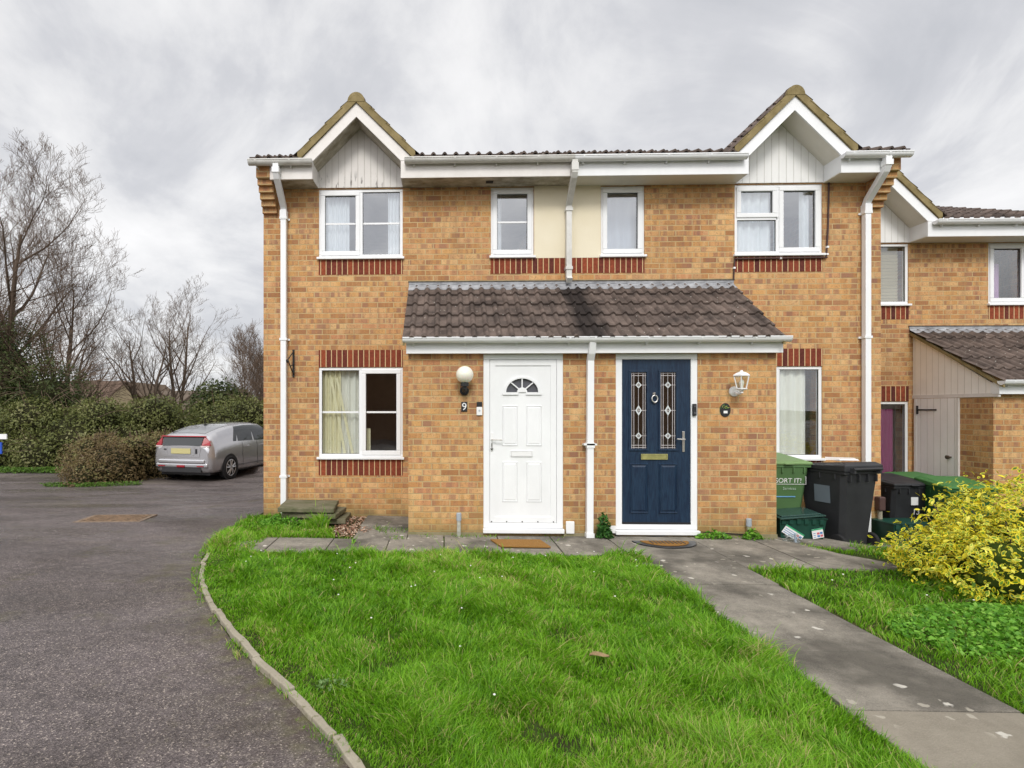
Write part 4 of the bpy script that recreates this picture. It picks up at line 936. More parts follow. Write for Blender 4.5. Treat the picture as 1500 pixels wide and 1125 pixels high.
o = wheelie((4.31, 7.44, -.10), 0, M['bin_g'], M['bin_gl'], 'green wheelie bin standing behind the recycling box beside the porch')
text('lettering', 'SORT IT!', .085, (.02, -.3128, .76), M['white'], o, rx=R(97.8)); text('small_lettering', 'Services', .05, (.04, -.302, .66), plain('faded_print', (.4, .52, .4), .6), o, rx=R(97.8))
local('printed_frame', (lambda m_: (ring(m_, -.20, .24, -.05, .05, .005, -.001, .0), m_)[1])(MB()), M['white'], o).location = (0, -.3135, .765)
local('blue_strip', MB().box(-.18, .12, -.292, -.285, .55, .562), plain('blue_tape', (.15, .35, .6), .5), o)
o = wheelie((4.93, 7.12, -.15), R(-164), M['bin_b'], M['bin_b'], 'black wheelie bin with a pale square sticker standing left of the right downpipe')
t = NT('blurred_grey_sticker', .6, .3); p = t.obj(); c = t.mix(t.noise(p, 5, 1), (.11, .14, .17), (.17, .20, .23)); t.col(c)
local('sticker', MB().add([(.2575, -.085, .56), (.2575, .125, .56), (.271, .125, .775), (.271, -.085, .775)], [(0, 1, 2, 3)]), t.mat, o)
tag(MB().add([(4.72, 7.02, .935), (5.05, 6.9, .935), (5.17, 7.16, .95), (4.9, 7.3, .95)], [(0, 1, 2, 3)]).slab([(4.86, 6.98), (5.12, 7.02), (5.08, 7.22), (4.86, 7.22)], .925, .945).build('paper_sheets', M['white']), 'white papers lying on the lid of the black bin', 'papers')
o = wheelie((6.42, 8.15, -.46), R(4), M['bin_b'], M['bin_b'], 'black wheelie bin numbered 13 beside the corner of the middle house')
local('label_plate', MB().box(-.02, .08, -.322, -.316, .70, .81), M['white'], o); text('number', '13', .11, (.065, -.305, .60), M['white'], o, rx=R(97.8))
wheelie((6.98, 8.36, -.46), R(6), M['bin_g2'], M['bin_g2l'], 'dark green wheelie bin with a curved lid next to the black bin numbered 13')
wheelie((6.86, 7.66, -.44), R(-12), M['bin_g2'], M['bin_g2l'], 'dark green wheelie bin behind the yellow shrub, nearest the store wall')

def rbox(loc, rz, label, lid=True):
    o = thing('recycling_box', loc, label, 'recycling box', 'green recycling boxes', rz)
    mb = MB(); W2, D2 = .27, .19
    mb.add([(-W2 + .035, -D2 + .03, 0), (W2 - .035, -D2 + .03, 0), (W2 - .035, D2 - .03, 0), (-W2 + .035, D2 - .03, 0), (-W2, -D2, .33), (W2, -D2, .33), (W2, D2, .33), (-W2, D2, .33), (-W2 + .012, -D2 + .012, .33), (W2 - .012, -D2 + .012, .33), (W2 - .012, D2 - .012, .33), (-W2 + .012, D2 - .012, .33), (-W2 + .05, -D2 + .045, .02), (W2 - .05, -D2 + .045, .02), (W2 - .05, D2 - .045, .02), (-W2 + .05, D2 - .045, .02)],
           [(3, 2, 1, 0)] + [(k, (k + 1) % 4, (k + 1) % 4 + 4, k + 4) for k in range(4)] + [(k + 4, (k + 1) % 4 + 4, (k + 1) % 4 + 8, k + 8) for k in range(4)] + [(k + 8, (k + 1) % 4 + 8, (k + 1) % 4 + 12, k + 12) for k in range(4)] + [(12, 13, 14, 15)])
    for k in range(6): mb.box(-.25 + k * .088, -.205 + k * .088, -D2 - .012, -D2 - .0, .27, .33)
    ring(mb, -W2 - .01, W2 + .01, .3305, .345, .004, -D2 - .012, D2 + .012); local('body', mb, M['box_g'], o, bevel=.005); return o
o = rbox((4.335, 7.02, -.10), R(-3), 'dark green recycling box with tilted stickers and loose lid beside the porch')
stm = [M['white'], plain('sticker_green', (.04, .35, .16), .5), plain('sticker_blue', (.08, .22, .5), .5), plain('sticker_pink', (.6, .12, .16), .5)]
def sticker(cx_, cz_, w_, h_, ang, name='sticker'):
    m_ = MB(); m_.box(-w_ / 2, w_ / 2, -.002, 0, -h_ / 2, h_ / 2, 0); m_.box(-w_ / 2, w_ / 2, -.003, -.002, h_ / 2 - .018, h_ / 2, 1)
    k_ = 0
    for i in range(2):
        for j in range(2): m_.box(w_ / 2 - .075 + i * .036, w_ / 2 - .045 + i * .036, -.003, -.002, -h_ / 2 + .012 + j * .034, -h_ / 2 + .038 + j * .034, 2 + (i + j) % 2)
    for j in range(3): m_.box(-w_ / 2 + .012, w_ / 2 - .09, -.0028, -.002, -h_ / 2 + .015 + j * .024, -h_ / 2 + .022 + j * .024, 2)
    s_ = local(name, m_, stm, o); s_.location = (cx_, -.175 - .02 * 1 + .0, cz_); s_.rotation_euler = (R(5.2), ang, 0); return s_
sticker(.165, .165, .13, .12, R(-12)); sticker(-.12, .16, .24, .11, R(32))
ld = MB(); ld.slab([(-.29, -.2), (.27, -.22), (.29, .18), (-.27, .2)], 0, .018); ld.slab([(-.25, -.16), (.23, -.18), (.25, .14), (-.23, .16)], .018, .034)
ll = ld.build('box_lid', plain('wet_green_lid', (.03, .07, .06), .18, .6), bevel=.006); ll.location = (4.31, 7.02, .262); ll.rotation_euler = (R(4), R(-4), R(5)); tag(ll, 'loose wet lid lying on top of the stickered recycling box', 'lid')
rbox((6.12, 7.62, gz(6.12, 7.62) + .01), R(3), 'small dark green box on the grass in front of the black bin numbered 13')
# clear plastic bag caught on the corner of the porch
t = glass_mat('clear_polythene', .02, .35, (.88, .91, .90))
vs = []; n = 26
for j in range(15):
    for k in range(n):
        a_ = 2 * PI * k / n; r_ = .085 * (1 - .35 * abs(j / 14 - .35)) * (1 + .28 * math.sin(3 * a_ + j * .9) + .18 * math.sin(7 * a_ - j * 1.7)) ; vs.append((4.09 + r_ * math.cos(a_) * 1.0, 6.66 + r_ * math.sin(a_) * .7, -.06 + .15 * j / 14 + .012 * math.sin(5 * a_)))
fs = [(j * n + k, j * n + (k + 1) % n, (j + 1) * n + (k + 1) % n, (j + 1) * n + k) for j in range(14) for k in range(n)] + [tuple(range(n))]
tag(MB().add(vs, fs).build('plastic_bag', t), 'crumpled clear plastic bag by the corner of the porch', 'bag')
tag(MB().tube([(4.10, 6.60, -.03), (4.095, 6.62, .10)], .012, 8).lathe((4.10, 6.60, -.03), [(.028, -.01), (.028, .01)], 12, 'X').build('castor', plain('blue_grey_plastic', (.25, .30, .36), .4)), 'small grey castor on the paving below the recycling box', 'castor')
bd = MB().obox((0, 0, .28), .30, .012, .56); o = bd.build('board', paint_mat('off_white_board', (.62, .60, .56), .2)); o.location = (5.42, 7.60, -.19); o.rotation_euler = (R(-14), 0, R(3)); tag(o, 'off white board leaning on the wall between black bin and downpipe', 'board')

# ------------------------------------------------------------------ plants
def leaves(pts, nrm_, size, aspect=.55, jit=.6, rng=nr, droop=0, shape='quad'):
    """pts (n,3); leaf quads (diamond-like) oriented about nrm_ with jitter; returns V, F, rv"""
    n = len(pts); d = nrm_ + rng.normal(0, jit, (n, 3)); d /= np.linalg.norm(d, axis=1)[:, None] + 1e-9
    u = rng.normal(0, 1, (n, 3)); u[:, 2] -= droop; u -= d * (u * d).sum(1)[:, None]; u /= np.linalg.norm(u, axis=1)[:, None] + 1e-9; w = np.cross(d, u)
    s = (size * rng.uniform(.6, 1.25, n))[:, None]
    a = pts - u * s * .5; b = pts + w * s * aspect * .5 + d * s * .06; c = pts + u * s * .5; e = pts - w * s * aspect * .5 + d * s * .06
    V = np.stack([a, b, c, e], 1).reshape(-1, 3); F = np.arange(n * 4).reshape(n, 4); return V, F
def blob_points(blobs, n, rng=nr, shell=.35, zmin=None):
    out, nor = [], []; vol = np.array([b[3] * b[4] + b[4] * b[5] + b[3] * b[5] for b in blobs]); cnt = rng.multinomial(n, vol / vol.sum())
    for b, k in zip(blobs, cnt):
        d = rng.normal(0, 1, (k, 3)); d /= np.linalg.norm(d, axis=1)[:, None]
        az = np.arctan2(d[:, 1], d[:, 0]); lump = 1 + .10 * np.sin(az * 5 + b[0]) * np.cos(d[:, 2] * 7 + b[1]) + .08 * np.sin(az * 11 + b[1] * 3 + d[:, 2] * 9) + .05 * np.sin(az * 23 + d[:, 2] * 19)
        r = lump * (1 - shell * rng.random(k) ** 2); p_ = np.array(b[:3]) + d * r[:, None] * np.array(b[3:6]); out.append(p_); nor.append(d)
    P_, N_ = np.concatenate(out), np.concatenate(nor)
    if zmin is not None: k = P_[:, 2] > zmin; P_, N_ = P_[k], N_[k]
    return P_, N_
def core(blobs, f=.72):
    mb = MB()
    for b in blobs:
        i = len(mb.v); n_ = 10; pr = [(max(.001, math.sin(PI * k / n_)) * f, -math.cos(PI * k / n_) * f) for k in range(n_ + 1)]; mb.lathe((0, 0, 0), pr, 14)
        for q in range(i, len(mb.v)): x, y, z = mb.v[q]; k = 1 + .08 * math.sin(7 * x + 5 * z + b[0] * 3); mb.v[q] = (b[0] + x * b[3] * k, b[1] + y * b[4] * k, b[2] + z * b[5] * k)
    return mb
def bush(name, blobs, n, size, mat, cmat, label, cat, group=None, stems=0, droop=0, zmin=None, jit=.7, parent=None, aspect=.6, cf=.72, tw=None):
    root = thing(name, (blobs[0][0], blobs[0][1], gz(blobs[0][0], blobs[0][1])), label, cat, group) if parent is None else parent
    P_, N_ = blob_points(blobs, n, zmin=zmin); V, F = leaves(P_, N_ * .8 + np.array([0, 0, .35]), size, aspect, jit, droop=droop)
    cl = .5 + .5 * np.sin(P_[:, 0] * 2.3 + 1.3 * np.sin(P_[:, 2] * 3.1)) * np.sin(P_[:, 2] * 2.7 + P_[:, 0] * 1.1 + 1.7 * np.sin(P_[:, 1] * 1.9)); rv = np.clip(cl * .45 + nr.random(len(P_)) * .6 - .03, 0, 1)
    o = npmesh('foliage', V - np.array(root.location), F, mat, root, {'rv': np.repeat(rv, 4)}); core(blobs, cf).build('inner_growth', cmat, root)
    if stems:
        mb = MB()
        for k in range(stems):
            b = rnd.choice(blobs); a_ = rnd.uniform(0, 2 * PI); el = rnd.uniform(.15, 1.3); d = Vector((math.cos(a_) * math.cos(el), math.sin(a_) * math.cos(el), math.sin(el)))
            p0 = Vector(b[:3]) + Vector((d.x * b[3], d.y * b[4], d.z * b[5])) * .75; L_ = rnd.uniform(.35, 1.0) * (tw or 1); pts = [p0]
            for q in range(5): d = (d + Vector((rnd.uniform(-.2, .2), rnd.uniform(-.2, .2), rnd.uniform(-.28, .1)))).normalized(); pts.append(pts[-1] + d * L_ / 5)
            mb.tube(pts, [.009, .008, .007, .006, .004, .003], 3)
        mb.build('stems', M['twig'], root)
    return root
t = NT('grey_brown_bark', .95, .1); p = t.pos(); c = t.mix(t.noise(p, 3, 5), (.075, .055, .042), (.17, .13, .10)); t.col(c); M['bark'] = t.mat
t = NT('brown_twig', .95, .1); p = t.pos(); c = t.mix(t.noise(p, 2, 3), (.10, .07, .05), (.20, .145, .11)); t.col(c); M['twig'] = t.mat
t = NT('straw_twig', .95, .1); t.col((.24, .17, .105)); M['straw'] = t.mat
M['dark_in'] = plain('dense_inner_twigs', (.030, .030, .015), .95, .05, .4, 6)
M['leaf_hedge'] = leaf_mat('bramble_leaf', (.055, .070, .022), (.17, .19, .055), (.32, .31, .15)); M['leaf_dark'] = leaf_mat('ivy_leaf', (.024, .042, .014), (.085, .11, .030), (.20, .21, .09))
M['leaf_brown'] = leaf_mat('russet_leaf', (.12, .08, .038), (.22, .165, .075), (.25, .28, .10)); M['leaf_g'] = leaf_mat('fresh_green_leaf', (.05, .09, .016), (.10, .20, .025), (.17, .30, .05))

# hedge banks behind the road (each a mass of its own)
def at(px, py, Y):
    u = (px - 630) / 811; th = math.atan(.0284); s_, c_ = math.sin(th), math.cos(th); return (c_ * u - s_) / (s_ * u + c_) * Y
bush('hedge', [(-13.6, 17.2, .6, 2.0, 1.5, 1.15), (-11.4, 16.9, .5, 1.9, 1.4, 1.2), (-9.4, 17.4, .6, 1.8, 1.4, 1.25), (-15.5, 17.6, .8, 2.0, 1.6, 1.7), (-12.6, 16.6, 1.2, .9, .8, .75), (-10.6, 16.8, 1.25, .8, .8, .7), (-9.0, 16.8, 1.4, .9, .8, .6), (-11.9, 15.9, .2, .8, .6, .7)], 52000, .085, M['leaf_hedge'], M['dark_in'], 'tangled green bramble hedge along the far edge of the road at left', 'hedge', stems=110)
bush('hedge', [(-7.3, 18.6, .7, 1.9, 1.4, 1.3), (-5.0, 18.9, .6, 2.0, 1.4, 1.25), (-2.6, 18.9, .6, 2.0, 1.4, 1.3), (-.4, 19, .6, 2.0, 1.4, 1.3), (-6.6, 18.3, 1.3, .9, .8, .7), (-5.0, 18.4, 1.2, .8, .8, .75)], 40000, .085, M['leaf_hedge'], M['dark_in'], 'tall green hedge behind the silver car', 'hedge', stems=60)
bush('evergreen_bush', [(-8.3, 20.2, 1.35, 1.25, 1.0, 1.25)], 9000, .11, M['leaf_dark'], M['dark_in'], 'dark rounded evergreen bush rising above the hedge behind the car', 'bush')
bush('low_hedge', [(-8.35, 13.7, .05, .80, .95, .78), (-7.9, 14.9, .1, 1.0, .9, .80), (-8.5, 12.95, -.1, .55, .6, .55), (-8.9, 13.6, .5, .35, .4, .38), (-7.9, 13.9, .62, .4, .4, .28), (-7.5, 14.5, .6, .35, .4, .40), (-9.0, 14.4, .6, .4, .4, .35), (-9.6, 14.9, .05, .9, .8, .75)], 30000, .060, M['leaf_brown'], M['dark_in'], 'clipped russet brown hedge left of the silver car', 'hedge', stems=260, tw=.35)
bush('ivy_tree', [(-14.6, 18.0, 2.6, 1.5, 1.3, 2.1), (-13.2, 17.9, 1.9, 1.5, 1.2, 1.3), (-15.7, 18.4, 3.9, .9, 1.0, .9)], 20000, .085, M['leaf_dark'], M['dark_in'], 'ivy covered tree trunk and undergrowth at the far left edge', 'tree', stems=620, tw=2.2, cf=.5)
P_, N_ = [], []
k = 2600; px_ = nr.uniform(-14, -8.9, k); py_ = nr.uniform(15.2, 15.7, k) - (px_ + 14) * .0; pts = np.stack([px_, py_, g(px_, py_) + nr.uniform(.02, .16, k)], 1); V, F = leaves(pts, np.tile([0, -.5, .7], (k, 1)), .09, .4, .6)
V2 = nr.uniform(-9.2, -7.2, 900); y2 = 12.42 + .42 * np.maximum(0, V2 + 8.2) + nr.uniform(-.1, .15, 900); pts2 = np.stack([V2, y2, g(V2, y2) + nr.uniform(.01, .10, 900)], 1); Va, Fa = leaves(pts2, np.tile([0, -.5, .7], (900, 1)), .07, .35, .6)
tag(npmesh('verge_grass', np.concatenate([V, Va]), np.concatenate([F, Fa + len(V)]), M['leaf_g'], None, {'rv': nr.random(len(V) + len(Va))}), 'bright green grass fringe along the foot of the hedges', 'grass', kind='stuff')

# bare winter trees
def tree(base, height, label, spread=.5, seed=1, trunk_r=.16, lean=(0, 0), stems=1, levels=5, kids=5, bark='bark', group='bare trees behind the hedge', droop=0.0, first=.22):
    rg = random.Random(seed); root = thing('bare_tree', base, label, 'tree', group)
    segs = []; thick = []
    def grow(p, d, L_, r, lev):
        n_ = 6 if lev < 2 else 4; pts = [p]; rs = [r]; dirs = [d]
        for i in range(n_):
            wob = .10 if lev == 0 else .17; d = (d + Vector((rg.uniform(-wob, wob), rg.uniform(-wob, wob), rg.uniform(-.08, .14) + (.10 if lev else 0) - droop * lev))).normalized()
            p = p + d * (L_ / n_); pts.append(p); rs.append(r * (1 - .82 * (i + 1) / n_)); dirs.append(d)
        (thick if lev <= 1 else segs).append((pts, rs))
        if lev >= levels: return
        nk = kids + (6 if lev == 0 else 0) + (2 if lev == 1 else 0)
        for k_ in range(nk):
            f = (first if lev == 0 else .15) + (1 - (first if lev == 0 else .15)) * (k_ + rg.random() * .8) / nk; i = min(n_ - 1, int(f * n_)); q = pts[i].lerp(pts[i + 1], f * n_ - i); dd = dirs[i + 1]
            ax_ = dd.orthogonal().normalized(); ax_.rotate(Matrix.Rotation(rg.uniform(0, 2 * PI), 3, dd)); nd = (dd * math.cos(spread * 1.5) + ax_ * math.sin(spread * rg.uniform(1.0, 1.9)) + Vector((0, 0, .18))).normalized()
            grow(q, nd, L_ * rg.uniform(.46, .68) * (1.12 - .55 * f if lev == 0 else 1.05 - .3 * f), max(.0038, r * (1 - .8 * f) * .58), lev + 1)
    for s_ in range(stems):
        off = Vector((rg.uniform(-.3, .3), rg.uniform(-.2, .2), 0)) if stems > 1 else Vector((0, 0, 0)); fan = (s_ - (stems - 1) / 2) * .32
        grow(off, Vector((lean[0] + fan, lean[1] + rg.uniform(-.1, .1), 1)).normalized(), height * (1 if stems == 1 else rg.uniform(.75, 1.0)), trunk_r, 0)
    mb = MB()
    for pts, rs in thick: mb.tube(pts, rs, 7, cap=False)
    local('trunk', mb, M[bark], root, smooth=True)
    # fast fine branches
    A, B_, RA, RB = [], [], [], []
    for pts, rs in segs:
        for i in range(len(pts) - 1): A.append(pts[i]); B_.append(pts[i + 1]); RA.append(max(.0042, rs[i])); RB.append(max(.003, rs[i + 1]))
    A = np.array([tuple(v) for v in A]); B_ = np.array([tuple(v) for v in B_]); RA = np.array(RA)[:, None]; RB = np.array(RB)[:, None]
    d = B_ - A; d /= np.linalg.norm(d, axis=1)[:, None] + 1e-9; up = np.where(np.abs(d[:, 2:3]) < .9, [[0, 0, 1.]], [[1., 0, 0]]); u = np.cross(d, up); u /= np.linalg.norm(u, axis=1)[:, None]; w_ = np.cross(d, u)
    R1 = [A + (u * math.cos(t_) + w_ * math.sin(t_)) * RA for t_ in (0, 2.094, 4.189)]; R2 = [B_ + (u * math.cos(t_) + w_ * math.sin(t_)) * RB for t_ in (0, 2.094, 4.189)]
    V = np.stack(R1 + R2, 1).reshape(-1, 3); b0 = np.arange(len(A))[:, None] * 6; F = np.concatenate([b0 + np.array([[i, (i + 1) % 3, (i + 1) % 3 + 3, i + 3]]) for i in range(3)])
    npmesh('crown', V, F, M[bark if bark != 'bark' else 'twig'], root); return root
tree((-15.6, 19.5, -.2), 7.9, 'tallest bare tree, cut by the left edge of the picture', .62, 3, .20, (.05, 0), 1, 5, 5, first=.10)
tree((-14.4, 20.5, -.2), 4.9, 'bare tree leaning right beside the tallest tree', .50, 8, .13, (.22, 0), 2, 5, 3, first=.15)
tree((-15.4, 22.0, -.2), 6.6, 'slim upright bare tree between the tallest tree and the twin trunked one', .58, 41, .12, (.12, 0), 1, 5, 4, first=.15)
tree((-13.2, 23.5, -.2), 6.1, 'bare tree with forked twin trunks in front of the distant gabled house', .62, 12, .12, (.10, 0), 2, 5, 3, first=.2)
tree((-12.3, 25.0, -.2), 6.9, 'bare rounded tree in the middle of the row, above the low hedge', .60, 17, .12, (.02, 0), 2, 5, 3, first=.2)
tree((-10.2, 27.0, -.2), 4.2, 'small thin bare tree behind the dark evergreen bush', .48, 21, .07, (.15, 0), 1, 4, 5, first=.25)
tree((-7.2, 22.0, -.2), 3.9, 'slender bare tree rising over the silver car', .55, 27, .06, (.1, 0), 2, 4, 5, first=.2)
tree((-6.3, 19.4, -.2), 3.8, 'small bare tree against the left corner of the brick house', .55, 33, .05, (-.05, 0), 2, 4, 5, first=.2)

# distant houses
def far_house(x0, x1, y0, z0, ze, zr, wallc, roofc, label, gable_front=False, depth=8, wins=True):
    o = thing('distant_house', ((x0 + x1) / 2, y0, z0), label, 'house', 'distant houses beyond the hedge')
    wm = plain('far_wall', wallc, .9, .1, .1, 1); rm = plain('far_roof', roofc, .9, .1, .15, 2)
    mb = MB()
    if gable_front: mb.prism([(x0, z0), (x1, z0), (x1, ze), ((x0 + x1) / 2, zr), (x0, ze)], y0, y0 + depth)
    else: mb.prismx([(y0, z0), (y0 + depth, z0), (y0 + depth, ze), (y0 + depth / 2, zr), (y0, ze)], x0, x1)
    mb.build('wall', wm, o); rf = MB()
    if gable_front:
        xm_ = (x0 + x1) / 2
        for sg_, xe in ((-1, x0 - .3), (1, x1 + .3)): rf.prism([(xm_, zr + .05), (xe, ze - .2), (xe, ze - .05), (xm_, zr + .22)], y0 - .3, y0 + depth)
    else:
        rf.prismx([(y0 - .4, ze - .15), (y0 + depth / 2, zr + .05), (y0 + depth / 2, zr + .2), (y0 - .4, ze)], x0 - .2, x1 + .2); rf.prismx([(y0 + depth + .4, ze - .15), (y0 + depth + .4, ze), (y0 + depth / 2, zr + .2), (y0 + depth / 2, zr + .05)], x0 - .2, x1 + .2)
    rf.build('roof', rm, o)
    if wins:
        n_ = max(1, int((x1 - x0) / 2.8))
        for k_ in range(n_):
            xc = x0 + (k_ + .5) * (x1 - x0) / n_; f_ = MB().box(xc - .55, xc + .55, y0 - .03, y0 + .02, ze - 1.5, ze - .45).build('window', M['white'], o); MB().box(xc - .47, xc + .47, y0 - .05, y0 - .031, ze - 1.42, ze - .53).build('pane', M['black'], f_)
    return o
far_house(-37, -29.5, 46, -1, 1.75, 4.0, (.42, .34, .22), (.13, .090, .07), 'distant house with a plain brown tiled roof, leftmost beyond the hedge')
far_house(-33.4, -29.2, 53, -1, 2.2, 4.1, (.55, .42, .22), (.12, .09, .065), 'distant house with a yellow gable facing the road', gable_front=True)
far_house(-29.0, -20.5, 52, -1, 1.2, 3.3, (.58, .52, .30), (.12, .095, .075), 'distant long house with brown roof behind the twin trunked tree')
far_house(-18.5, -15.5, 44, -1, 1.2, 2.25, (.42, .11, .05), (.12, .09, .075), 'distant house with a red brick gable right of the evergreen bush', gable_front=True, wins=False)

far_house(-9, 1.2, -21, -.2, 4.6, 6.6, (.30, .16, .09), (.10, .07, .06), 'brown brick house across the road, seen only as a reflection in the windows')
far_house(3.5, 13, -22, -.2, 4.6, 6.6, (.34, .20, .11), (.09, .065, .055), 'second house across the road, reflected in the panes behind the bins')
# yellow variegated shrub
def shrub():
    root = thing('variegated_shrub', (5.25, 5.0, -.1), 'bright yellow and green variegated shrub at the right edge of the lawn', 'shrub')
    blobs = [(5.45, 5.0, .40, .98, .85, .55), (4.85, 4.75, .20, .70, .52, .44), (4.55, 5.2, .22, .42, .36, .24), (5.12, 4.5, .0, .52, .35, .28), (6.15, 4.9, .55, .85, .8, .55), (5.3, 4.7, .42, .42, .4, .34), (4.75, 5.1, .36, .26, .26, .22)]
    P_, N_ = blob_points(blobs, 21000, shell=.22, zmin=-.12)
    # sprigs: whorls of leaves on shoots
    sp = nr.integers(0, len(P_), 3000); V_all, F_all, MI, RV = [], [], [], []
    base = 0
    n = len(P_)
    cen = np.concatenate([P_, P_[sp] + N_[sp] * nr.uniform(.03, .16, (3000, 1)) + nr.normal(0, .025, (3000, 3))]); nor = np.concatenate([N_, N_[sp]])
    for (px_, pz_, L_) in ((4.10, .28, .34), (4.10, .05, .30), (4.42, .50, .28), (4.2, .40, .3), (4.62, .72, .28), (5.3, .86, .2), (5.75, .92, .2), (4.85, .66, .2), (4.15, -.05, .3)):
        k_ = 34; f = nr.random(k_); q = np.stack([px_ + f * L_, 5.0 + nr.normal(0, .03, k_) + 0 * f, pz_ - .10 * f + nr.normal(0, .022, k_)], 1); cen = np.concatenate([cen, q]); nor = np.concatenate([nor, np.tile([-.3, -.6, .6], (k_, 1))])
    n = len(cen); hgt = cen[:, 2]; d = nor * .6 + np.array([0, -.35, .55]) + nr.normal(0, .5, (n, 3)); d /= np.linalg.norm(d, axis=1)[:, None]
    u = nor + nr.normal(0, .8, (n, 3)); u[:, 2] -= .25; u -= d * (u * d).sum(1)[:, None]; u /= np.linalg.norm(u, axis=1)[:, None]; w_ = np.cross(d, u); s = nr.uniform(.026, .066, n)[:, None]
    ring6 = [(-.5, 0), (-.2, .20), (.15, .21), (.55, 0), (.15, -.21), (-.2, -.20)]
    def ringv(k_, off): return [cen + (u * a_ * k_ + w_ * b_ * k_) * s + d * (off + s * (.10 * abs(b_) * 4 * k_ - .06)) for a_, b_ in ring6]
    O_ = np.stack(ringv(1, 0), 1); I_ = np.stack(ringv(.60, .0012), 1)
    V = np.concatenate([O_, I_], 1).reshape(-1, 3); b0 = np.arange(n)[:, None] * 12
    F = np.concatenate([b0 + np.array([[0, 1, 2, 3]]), b0 + np.array([[0, 3, 4, 5]]), b0 + np.array([[6, 7, 8, 9]]), b0 + np.array([[6, 9, 10, 11]])])
    low = (hgt < .0 + .18 * nr.random(n)); allgreen = low & (nr.random(n) < .75)
    mi = np.concatenate([np.where(allgreen, 1, 0)] * 2 + [np.where(nr.random(n) < .15, 0, 1)] * 2)
    npmesh('foliage', V - np.array(root.location), F, [leaf_mat('yellow_leaf_edge', (.56, .45, .012), (.82, .72, .035), (.84, .80, .16), .25), leaf_mat('green_leaf_heart', (.05, .12, .012), (.16, .30, .02), (.30, .42, .04), .25)], root, {'rv': np.repeat(nr.random(n), 12)}, mi)
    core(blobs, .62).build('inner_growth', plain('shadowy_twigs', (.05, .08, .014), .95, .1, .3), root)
    mb = MB()
    for k_ in range(70):
        a_ = rnd.uniform(0, 2 * PI); r_ = rnd.uniform(.2, .9); x1_, y1_ = 5.1 + math.cos(a_) * r_ * 1.05, 4.95 + math.sin(a_) * r_ * .8; mb.tube([(5.1 + math.cos(a_) * .15, 4.95 + math.sin(a_) * .15, -.12), (5.1 + math.cos(a_) * r_ * .5, 4.95 + math.sin(a_) * r_ * .4, .1), (x1_, y1_, rnd.uniform(.05, .7))], [.012, .009, .004], 5)
    mb.build('stems', M['bark'], root)
shrub()

# ------------------------------------------------------------------ turf: real blades
def fnoise(x, y, sc_, ph=0):
    return (np.sin(x * sc_ * 1.7 + 1.3 * np.sin(y * sc_ * 1.1 + ph) + ph) + np.sin(y * sc_ * 1.9 + 1.7 * np.sin(x * sc_ * .8 + ph * 2)) + np.sin((x + y) * sc_ * 2.7 + ph * 3 + np.sin((x - y) * sc_ * 2.1)) * .6) / 2.6
def blades(P2, L_, wid, curl, rng=nr):
    n = len(P2); z = g(P2[:, 0], P2[:, 1]); b = np.stack([P2[:, 0], P2[:, 1], z], 1); a = rng.uniform(0, 2 * np.pi, n)
    # neighbouring blades lean together in tufts
    la = 3.6 * fnoise(P2[:, 0], P2[:, 1], 4.3, .7) + 1.5 * fnoise(P2[:, 0], P2[:, 1], 1.5, 2.7) + rng.normal(0, 1.25, n); lean = np.stack([np.cos(la), np.sin(la), 0 * la], 1) * (curl * rng.uniform(.3, 1.2, n))[:, None]
    w_ = np.stack([np.cos(a), np.sin(a), 0 * a], 1) * (wid * rng.uniform(.7, 1.3, n))[:, None]; up = np.array([0, 0, 1.])
    L1 = L_[:, None]; p1 = b + (up * .42 + lean * .28) * L1; p2 = b + (up * .74 + lean * .75) * L1; p3 = b + (up * .86 + lean * 1.30) * L1
    V = np.stack([b - w_, b + w_, p1 + w_ * .9, p1 - w_ * .9, p2 + w_ * .6, p2 - w_ * .6, p3 + w_ * .08, p3 - w_ * .08], 1).reshape(-1, 3)
    k = np.arange(n)[:, None] * 8; F = np.concatenate([k + np.array([[0, 1, 2, 3]]), k + np.array([[3, 2, 4, 5]]), k + np.array([[5, 4, 6, 7]])]); return V, F
